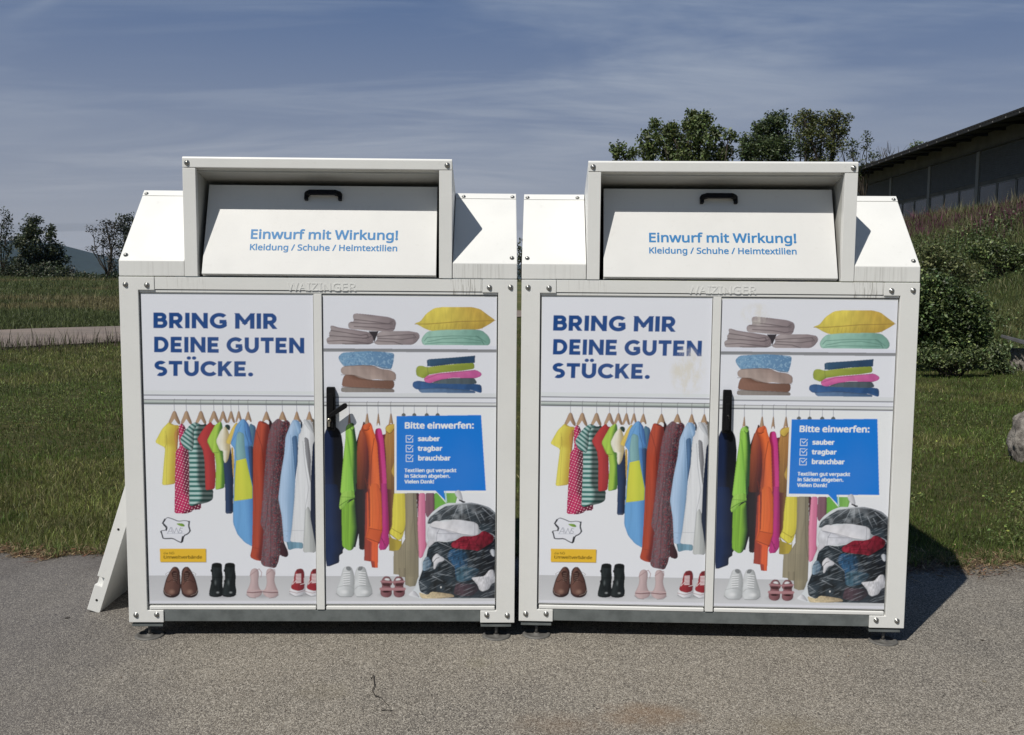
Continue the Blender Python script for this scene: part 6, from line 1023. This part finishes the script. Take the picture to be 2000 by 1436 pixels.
# ------------------------------------------------------------------ shrubs on the bank
def shrub(name, label, c_px, base_y, dist, blobs, leaf, col, warm, dens, group=None, wf=.22, var=.5):
    b0 = at(c_px, base_y, dist); bz = float(ground_h(b0.x, dist)); R = empty(name, (b0.x, dist, bz)); tag(R, label, 'shrub', group); m = MB(); pts = []; sc = dist / FPX
    for b in blobs:
        c = at(b[0], b[1], dist + (b[4] if len(b) > 4 else 0)); c.z = max(c.z, float(ground_h(c.x, c.y)) + b[3] * sc * .5); r = (b[2] * sc, b[2] * sc * .8, b[3] * sc)
        p, cc = blob_points(c, r, int(dens * b[2] * b[3] / 30), 16, leaf * 1.9, .6); pts.append(p)
        for q in range(int(b[2] / 3)):
            d = RNG.normal(size=3); d[2] = abs(d[2]); d /= np.linalg.norm(d); e = np.array(c) + d * np.array(r) * RNG.uniform(.95, 1.28); k = 12; pts.append(e + RNG.normal(size=(k, 3)) * leaf * .8 - d * np.linspace(0, .18, k)[:, None])
        for q in range(6): limb(m, (b0.x + random.uniform(-.15, .15), dist + random.uniform(-.1, .1), bz - .05), Vector(cc[q % len(cc)]), .018, .005, .12, 5, 5)
    P = np.concatenate(pts); P[:, 2] = np.maximum(P[:, 2], ground_h(P[:, 0], P[:, 1]) + .02); P -= np.array((b0.x, dist, bz)); n = len(P)
    me = m.mesh('stems'); me.transform(Matrix.Translation((-b0.x, -dist, -bz))); link('stems', me, M_['bark'], R)
    link('foliage', leaf_mesh('foliage', P, leaf * RNG.uniform(.55, 1.3, n), leaf_cols(n, col, var, warm, wf), .45), M_['leaf'], R)
sg = 'shrubs on the grassy bank'
shrub('large_shrub', 'large dark glossy shrub at the foot of the bank beside the right bin', 1850, 715, 17.3, [(1830, 600, 60, 62), (1875, 625, 52, 55), (1800, 640, 60, 60), (1890, 665, 42, 36), (1840, 680, 60, 34), (1765, 610, 50, 80), (1908, 598, 18, 20), (1860, 575, 26, 22), (1915, 640, 16, 22), (1820, 560, 30, 24)], .070, (.030, .046, .017), (.075, .095, .034), 2.1, sg)
shrub('leafy_shrub', 'lighter green shrub up the bank near the right picture edge', 1960, 545, 27, [(1950, 500, 42, 26), (1990, 515, 34, 24), (1915, 490, 30, 18)], .10, (.036, .050, .018), (.066, .080, .030), 1.8, sg)
shrub('low_shrub', 'low spreading yellow-green shrub above the large dark shrub', 1820, 560, 24, [(1820, 505, 34, 26), (1850, 520, 32, 22), (1880, 545, 30, 22), (1800, 540, 30, 30)], .09, (.044, .054, .022), (.078, .082, .036), 1.5, sg)
shrub('ground_shrub', 'small leafy plant at the lawn edge below the large shrub', 1860, 722, 16.2, [(1855, 702, 45, 16), (1905, 698, 26, 15), (1810, 700, 30, 18)], .060, (.038, .052, .020), (.070, .085, .032), 2.6, sg)
shrub('weed_patch', 'leafy weeds crowding the capped stone at the right edge', 1972, 722, 16.6, [(1948, 695, 16, 22), (1968, 722, 16, 8), (1938, 712, 20, 14)], .055, (.034, .048, .020), (.060, .075, .030), 2.2, sg)

# ------------------------------------------------------------------ grass as blades
def blades(name, X, Y, L, Wd, cols, lean=.45, tip=.15):
    n = len(X); Zg = ground_h(X, Y); B = np.stack([X, Y, Zg - .004], 1); a = RNG.uniform(0, 2 * np.pi, n); l = np.abs(RNG.normal(0, lean, n)) + .05
    D = np.stack([np.cos(a) * l, np.sin(a) * l, np.ones(n)], 1); D /= np.linalg.norm(D, axis=1)[:, None]; a2 = a + RNG.normal(0, .5, n); D2 = D + np.stack([np.cos(a2), np.sin(a2), -.5 * np.ones(n)], 1) * (l * .9)[:, None]; D2 /= np.linalg.norm(D2, axis=1)[:, None]
    f = RNG.uniform(0, 2 * np.pi, n); S = np.stack([np.cos(f), np.sin(f), np.zeros(n)], 1) * (Wd / 2)[:, None]; L = L[:, None]
    m = B + D * L * .55; t = m + D2 * L * .45
    V = np.stack([B - S, B + S, m + S * .8, m - S * .8, t], 1).reshape(-1, 3); i = np.arange(n)[:, None] * 5
    F = np.concatenate([i + [0, 1, 2], i + [0, 2, 3], i + [3, 2, 4]], 1).reshape(-1, 3)
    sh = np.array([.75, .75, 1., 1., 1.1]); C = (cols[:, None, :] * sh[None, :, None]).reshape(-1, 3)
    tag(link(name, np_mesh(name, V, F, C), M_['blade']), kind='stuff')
def scatter(y0, y1, k, pxmin, pxmax, power=1.):
    """k points, evenly dense as the eye meets them, between two bearings"""
    y = y0 * (y1 / y0) ** (RNG.random(k) ** power); px = RNG.uniform(pxmin, pxmax, k); return (px - 1000) / FPX * y, y
def patch(X, Y, sc, seed):
    return vnoise(X * sc, Y * sc, seed) * .6 + vnoise(X * sc * 2.7, Y * sc * 2.7, seed + 1) * .4
def lawn():
    xs, ys = [], []
    for a, b, k in ((-260, 330, 95000), (1700, 2220, 95000), (330, 1700, 36000), (-1500, -260, 46000), (2220, 3300, 46000)):
        x, y = scatter(5.36, 30, k, a, b, 1.15); xs.append(x); ys.append(y)
    X = np.concatenate(xs); Y = np.concatenate(ys); u, w = uw(X, Y); k = (Y > edge_y(X) + .0 + RNG.exponential(.03, len(X))) & (u < 9.0)
    nx = np.interp(Y, [p[1] for p in NEAR], [p[0] for p in NEAR]); k &= (X > nx) | (Y < 12)
    k &= ~((np.abs(X - 4.78) < .25) & (np.abs(Y - 8.5) < .18))
    X, Y = X[k], Y[k]; n = len(X); p = patch(X, Y, .55, 21); q = patch(X, Y, 1.7, 44); s = Y / 6.
    base = np.where((p > .12)[:, None], (.076, .088, .024), (.046, .068, .014)); base = base * (1 + .5 * q[:, None])
    c = base * np.exp(RNG.normal(0, .36, (n, 1))) * np.exp(RNG.normal(0, .05, (n, 3))); dry = RNG.random(n) < .035 + .08 * (p > .2); c[dry] = np.array((.17, .15, .075)) * np.exp(RNG.normal(0, .3, (dry.sum(), 1)))
    L = .036 * (1 + .5 * p) * np.exp(RNG.normal(0, .35, n)) * (.85 + .35 * s ** .5); Wd = .0036 * s ** .8 * RNG.uniform(.6, 1.3, n)
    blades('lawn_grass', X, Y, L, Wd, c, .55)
    tx = RNG.uniform(-4.4, 4.4, 260); ty = edge_y(tx) + RNG.uniform(-.05, .10, 260); m_ = 70
    X = np.repeat(tx, m_) + RNG.normal(0, .028, 260 * m_); Y = np.repeat(ty, m_) + RNG.normal(0, .020, 260 * m_); n = len(X); c = np.array((.055, .078, .022)) * np.exp(RNG.normal(0, .4, (n, 1))); dry = RNG.random(n) < .25; c[dry] = np.array((.17, .14, .07)) * np.exp(RNG.normal(0, .3, (dry.sum(), 1)))
    blades('verge_tufts', X, Y, np.repeat(RNG.uniform(.03, .085, 260), m_) * np.exp(RNG.normal(0, .3, n)), .0036 * RNG.uniform(.6, 1.3, n), c, .8)
    # broad clover-like leaves among the blades
    X, Y = [np.concatenate(t) for t in zip(scatter(5.5, 14, 9000, -260, 330), scatter(5.5, 14, 8000, 1700, 2220))]; k = (patch(X, Y, .9, 5) > .08) & (Y > edge_y(X) + .12); X, Y = X[k], Y[k]; n = len(X)
    P = np.stack([X, Y, ground_h(X, Y) + RNG.uniform(.015, .045, n)], 1); me = leaf_mesh('clover', P, .018 * RNG.uniform(.6, 1.5, n), leaf_cols(n, (.062, .082, .024), .3, (.15, .17, .04), .06), 1.6, .85); tag(link('clover', me, M_['blade']), kind='stuff')
    # dead grass and litter along the asphalt edge
    X = RNG.uniform(-5.2, 5.2, 52000); Y = edge_y(X) + RNG.normal(.0, .075, len(X)) * (1 + .5 * np.sin(X * 3.1)) + .01; k = (np.abs(X) > 1.2) | (RNG.random(len(X)) < .3); X, Y = X[k], Y[k]; n = len(X)
    c = np.array((.115, .085, .050)) * np.exp(RNG.normal(0, .45, (n, 1))); r = RNG.random(n) < .2; c[r] = np.array((.10, .045, .028)) * np.exp(RNG.normal(0, .3, (r.sum(), 1)))
    a = RNG.uniform(0, 6.28, n)
    V0 = np.stack([X, Y, .008 + RNG.exponential(.006, n)], 1); T = np.stack([np.cos(a), np.sin(a), RNG.normal(0, .25, n)], 1) * (.012 * np.exp(RNG.normal(0, .6, n)))[:, None]; S = np.stack([-np.sin(a), np.cos(a), RNG.normal(0, .2, n)], 1) * (.0016 * RNG.uniform(.5, 3., n))[:, None]
    V = np.stack([V0 - T - S * .3, V0 + S, V0 + T, V0 - S], 1).reshape(-1, 3); V[:, 2] = np.maximum(V[:, 2], .0075); F = np.arange(4 * n).reshape(-1, 4); tag(link('leaf_litter', np_mesh('leaf_litter', V, F, np.repeat(c, 4, 0)), M_['blade']), kind='stuff')
lawn()
def meadow():
    # bank: long uncut grass, leafy weeds and a purple flowering band along its crest
    X, Y = scatter(13, 75, 170000, 1690, 2260, .8); u, w = uw(X, Y); k = (u > 8.2) & (u < 19.6); X, Y, u = X[k], Y[k], u[k]; n = len(X); p = patch(X, Y, .35, 71); s = Y / 17.
    base = np.where((p > .05)[:, None], (.056, .066, .024), (.038, .052, .017)); c = base * np.exp(RNG.normal(0, .42, (n, 1))); dry = RNG.random(n) < .07; c[dry] = np.array((.15, .135, .075)) * np.exp(RNG.normal(0, .3, (dry.sum(), 1)))
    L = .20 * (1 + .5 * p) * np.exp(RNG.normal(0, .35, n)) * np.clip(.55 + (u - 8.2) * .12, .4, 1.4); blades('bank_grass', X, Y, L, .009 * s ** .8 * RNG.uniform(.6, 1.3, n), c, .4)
    u = np.clip(RNG.normal(17.1, .85, 46000), 14.6, 18.5); w = 17 * (80 / 17.) ** RNG.random(46000); x, y = xy(u, w); k = patch(x, y, .35, 12) > -.25; x, y = x[k], y[k]; n = len(x)
    c = np.array((.056, .020, .034)) * np.exp(RNG.normal(0, .4, (n, 1))); g = RNG.random(n) < .35; c[g] = np.array((.060, .066, .032)) * np.exp(RNG.normal(0, .35, (g.sum(), 1)))
    blades('purple_weeds', x, y, .38 * np.exp(RNG.normal(0, .3, n)), .026 * (y / 30) ** .6 * RNG.uniform(.5, 1.3, n), c, .22)
    u = RNG.uniform(17.5, 19.3, 1800); w = 20 * (80 / 20.) ** RNG.random(1800); x, y = xy(u, w); n = len(x); c = np.array((.15, .135, .085)) * np.exp(RNG.normal(0, .3, (n, 1))); blades('seed_grass', x, y, .5 * np.exp(RNG.normal(0, .3, n)), .014 * np.ones(n), c, .2)
    # leafy ground cover on the bank
    X, Y = scatter(14, 60, 120000, 1690, 2260, .8); u, w = uw(X, Y); k = (u > 8.3) & (u < 17.2) & (patch(X, Y, .5, 99) > -.05); X, Y = X[k], Y[k]; n = len(X)
    P = np.stack([X, Y, ground_h(X, Y) + np.abs(RNG.normal(.12, .16, n))], 1); tag(link('bank_herbs', leaf_mesh('bank_herbs', P, .060 * (Y / 18) ** .7 * RNG.uniform(.5, 1.5, n), leaf_cols(n, (.034, .050, .018), .45, (.080, .090, .038), .14), .6), M_['leaf']), kind='stuff')
    # field beyond the path
    X, Y = scatter(24, 118, 120000, -260, 330, .85); fx = np.interp(Y, [p[1] for p in FAR], [p[0] for p in FAR]); k = (X < fx) | (Y > 54); X, Y = X[k], Y[k]; n = len(X); p = patch(X * .35, Y * .8, .22, 61); s = Y / 30.
    band = np.exp(-((Y - 44 + X * .15) / 9) ** 2); base = np.where(((p + .55 * band) > .25)[:, None], (.088, .078, .038), (.044, .056, .020)); c = base * np.exp(RNG.normal(0, .36, (n, 1)))
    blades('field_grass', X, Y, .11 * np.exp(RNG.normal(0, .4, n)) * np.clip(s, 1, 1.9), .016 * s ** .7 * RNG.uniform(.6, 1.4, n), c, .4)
    # dark seed-headed stalks along the near side of the path
    N_ = 3400; t = RNG.random(N_); y = 16 + 14 * t; x = np.interp(y, [p[1] for p in NEAR], [p[0] for p in NEAR]) + np.abs(RNG.normal(0, .8, N_)) + .02
    c = np.array((.050, .036, .034)) * np.exp(RNG.normal(0, .35, (N_, 1))); g = RNG.random(N_) < .45; c[g] = np.array((.055, .062, .026)) * np.exp(RNG.normal(0, .3, (g.sum(), 1)))
    blades('path_stalks', x, y, .24 * np.exp(RNG.normal(0, .45, N_)), .010 * RNG.uniform(.6, 1.6, N_), c, .22)
meadow()

# ------------------------------------------------------------------ barn on the bank
def barn():
    w0, w1 = 22.88, 93.0; U = 20.0; zb, zw, zd, zs, zf, ze = 4.6, 5.10, 6.24, 7.74, 8.62, 8.34
    ox, oy = xy(U, w0); R = empty('barn', (ox, oy, zb)); tag(R, 'long dark barn with closed shutters and a row of windows on top of the bank', 'barn')
    Rot = Matrix.Rotation(-PHI, 4, 'Z')      # local: x outwards from the wall (u), y along it (w)
    Mw = Rot @ Matrix.Translation((U, 0, 0)); 
    def put(m, name, mat, par=R):
        me = m.mesh(name); me.transform(Matrix.Translation((-ox, -oy, -zb)) @ Mw); return link(name, me, mat, par)
    conc = mat_simple('weathered_render', (.145, .138, .126), .9, 0, .3, 1.2, (.09, .086, .08), .15)
    shut = mat_simple('grey_shutter', (.115, .115, .112), .7, 0, .3, 4, (.085, .085, .084)); frm = mat_simple('grey_window_frame', (.21, .21, .205), .6)
    glass = mat_simple('dark_window_glass', (.030, .036, .044), .22, 0, .3, .8, None, 0, .5); roofm = mat_simple('dark_fibre_roof', (.018, .018, .018), .9, 0, .3, 2); hook = mat_simple('pale_gutter_hook', (.32, .31, .29), .5)
    m = MB(); m.box(.10, 14, w0, w1, zb - 1.5, 8.3); m.prism([(.10, 8.302), (14, 8.302), (7, 10.9)], 'y', w0, w1); m.box(.0, .10, w0, w1, zb - 1.5, zw); m.box(.0, .10, w0, w1, zs + .02, 8.5); m.box(.04, .10, w0, w1, zd - .10, zd + .06); put(m, 'wall', conc)
    bay = 5.86; k = 0; w = w0 + .3
    m = MB()
    ws = []
    while w < w1 - .5: ws.append(w); w += bay
    for w in ws: m.box(.02, .105, w - .16, w + .16, zw, zs + .02)
    m.box(.0, .03, w0, w1, zs + .02, zs + .12); m.box(.0, .06, w0, w1, zw - .10, zw + .02); put(m, 'post', frm)
    for i, w in enumerate(ws[:-1]):
        m = MB(); n = 15
        for q in range(n): z = zd + .08 + q * (zs - zd - .08) / n; m.prism([(.055, z), (.085, z + .098), (.11, z + .098), (.11, z)], 'y', w + .17, w + bay - .17)
        put(m, 'shutter', shut)
        for j in range(3):
            a = w + .2 + j * (bay - .4) / 3 + .03; b = a + (bay - .4) / 3 - .06
            m = MB(); m.box(.05, .098, a, a + .05, zw + .03, zd - .11); m.box(.05, .098, b - .05, b, zw + .03, zd - .11); m.box(.05, .098, a, b, zd - .16, zd - .111); m.box(.05, .098, a, b, zw + .025, zw + .075); f = put(m, 'window', frm)
            m = MB(); m.box(.075, .097, a + .05, b - .05, zw + .075, zd - .16); put(m, 'pane', glass, f)
    m = MB(); ov = -1.45; P = [(ov, ze), (ov, ze + .16), (7, 11.2), (15, 8.5), (15, 8.3), (7, 11.0), (.0, 8.52)]
    m.prism(P, 'y', w0 - 1.2, w1 + 1.0); n = int((w1 - w0) / .28)
    for q in range(n): a = w0 - 1.1 + q * .28; m.prism([(ov - .05, ze + .12), (ov - .05, ze + .20), (ov + 1.2, ze + .60), (ov + 1.2, ze + .50)], 'y', a, a + .15)
    put(m, 'roof', roofm)
    m = MB(); m.box(ov - .14, ov - .06, w0 - 1, w1, ze - .05, ze + .06); 
    for q in range(40): a = w0 + q * 1.75; m.box(ov + .1, 0.02, a, a + .10, ze + .01, ze + .15)
    put(m, 'gutter', mat_simple('dark_gutter', (.012, .012, .012), .8))
    for q in range(59): m = MB(); a = w0 + q * 1.17; m.box(ov - .152, ov - .141, a, a + .05, ze - .02, ze + .03); put(m, 'gutter_hook', hook)
barn()

# ------------------------------------------------------------------ stones, twigs
def rock(name, label, loc, r, seed, rz=0., cut=None):
    bm = bmesh.new(); bmesh.ops.create_icosphere(bm, subdivisions=5, radius=1)
    for v in bm.verts:
        p = v.co.copy(); d = 1 + .22 * mnoise.noise(p * 1.3 + Vector((seed, 0, 0))) + .12 * mnoise.noise(p * 3.1 + Vector((0, seed, 0))) + .07 * abs(mnoise.noise(p * 7 + Vector((seed, seed, 0)))) + .035 * mnoise.noise(p * 15)
        q = p * d; v.co = Vector((q.x * r[0], q.y * r[1], max(q.z, -.55) * r[2]))
    for f in bm.faces: f.smooth = True
    me = bpy.data.meshes.new(name); bm.to_mesh(me); bm.free(); o = link(name, me, M_['rock']); o.location = loc; o.rotation_euler = (0, 0, rz); tag(o, label, 'rock'); return o
rock('boulder', 'pale craggy boulder lying on the lawn at the right picture edge', (4.80, 8.5, .165), (.31, .26, .31), 4.4, .4)
g = float(ground_h(9.38, 17.0))
def capped_stone():
    R = empty('capped_stone', (9.38, 17.0, g)); tag(R, 'rough stone block with a tilted dark slab on top at the right edge', 'stone block')
    bm = bmesh.new(); bmesh.ops.create_cube(bm, size=1); bmesh.ops.subdivide_edges(bm, edges=bm.edges, cuts=12, use_grid_fill=True)
    for v in bm.verts: p = v.co; d = .05 * mnoise.noise(p * 5) + .03 * mnoise.noise(p * 13); v.co = Vector((p.x * .62 * (1 + d * 3), p.y * .5 * (1 + d * 3), (p.z + .5) * .40 - .04))
    for f in bm.faces: f.smooth = True
    me = bpy.data.meshes.new('block'); bm.to_mesh(me); bm.free(); link('block', me, M_['rock'], R)
    m = MB(); m.box(-.48, .48, -.36, .36, 0, .055, .008); o = m.build('slab', mat_simple('grey_slate', (.10, .10, .105), .6, 0, .3, 6, None, .1), R); o.location = (0, 0, .40); o.rotation_euler = (math.radians(9), math.radians(12), .25)
capped_stone()
def twig(label, pts, r):
    m = MB(); m.tube([(x, y, .0085 + z) for x, y, z in pts], [r * (1 - .5 * i / len(pts)) for i in range(len(pts))], 6); tag(m.build('twig', M_['bark2']), label, 'twig')
M_['bark2'] = mat_simple('dark_twig', (.030, .025, .02), .9)
twig('thin crooked twig lying on the asphalt before the left bin', [(-.553, 3.665, 0), (-.545, 3.69, .002), (-.540, 3.65, .004), (-.528, 3.59, .004), (-.530, 3.545, .003), (-.515, 3.505, .003), (-.485, 3.48, .004), (-.462, 3.435, .003), (-.450, 3.425, 0)], .0022)
twig('short straight dark stick just below the crooked twig', [(-.473, 3.383, 0), (-.45, 3.3835, .002), (-.431, 3.384, 0)], .0018)
# leaves, crumbs and straws blown over the asphalt
def crumbs():
    n = 420; X = RNG.uniform(-3.6, 3.4, n); Y = 2.9 + 2.4 * RNG.random(n) ** .6; a = RNG.uniform(0, 6.28, n); l = .0035 * np.exp(RNG.normal(0, .6, n)); wv = l * RNG.uniform(.15, .7, n)
    T = np.stack([np.cos(a) * l, np.sin(a) * l, RNG.uniform(-.2, .4, n) * l], 1); S = np.stack([-np.sin(a) * wv, np.cos(a) * wv, RNG.uniform(-.2, .4, n) * wv], 1); C = np.stack([X, Y, np.full(n, .0085)], 1)
    V = np.stack([C - T, C + S, C + T, C - S], 1).reshape(-1, 3); V[:, 2] = np.maximum(V[:, 2], .0072); c = np.array((.045, .034, .024)) * np.exp(RNG.normal(0, .5, (n, 1))); li = RNG.random(n) < .25; c[li] = (.22, .19, .13)
    tag(link('loose_debris', np_mesh('loose_debris', V, np.arange(4 * n).reshape(-1, 4), np.repeat(c, 4, 0)), M_['blade']), kind='stuff')
crumbs()
# ------------------------------------------------------------------ air
def haze():
    me = MB(); me.box(-4200, 4200, -80, 4300, -26, 150); o = me.build('haze', None); tag(o, kind='stuff')
    m = bpy.data.materials.new('thin_air'); m.use_nodes = True; nt = m.node_tree; nt.nodes.clear(); v = nt.nodes.new('ShaderNodeVolumePrincipled'); out = nt.nodes.new('ShaderNodeOutputMaterial'); nt.links.new(v.outputs[0], out.inputs['Volume'])
    v.inputs['Density'].default_value = HAZE; v.inputs['Color'].default_value = (.34, .60, 1., 1); v.inputs['Anisotropy'].default_value = 0.; o.data.materials.append(m)
    SC.cycles.volume_bounces = 0
HAZE = .00004
haze()
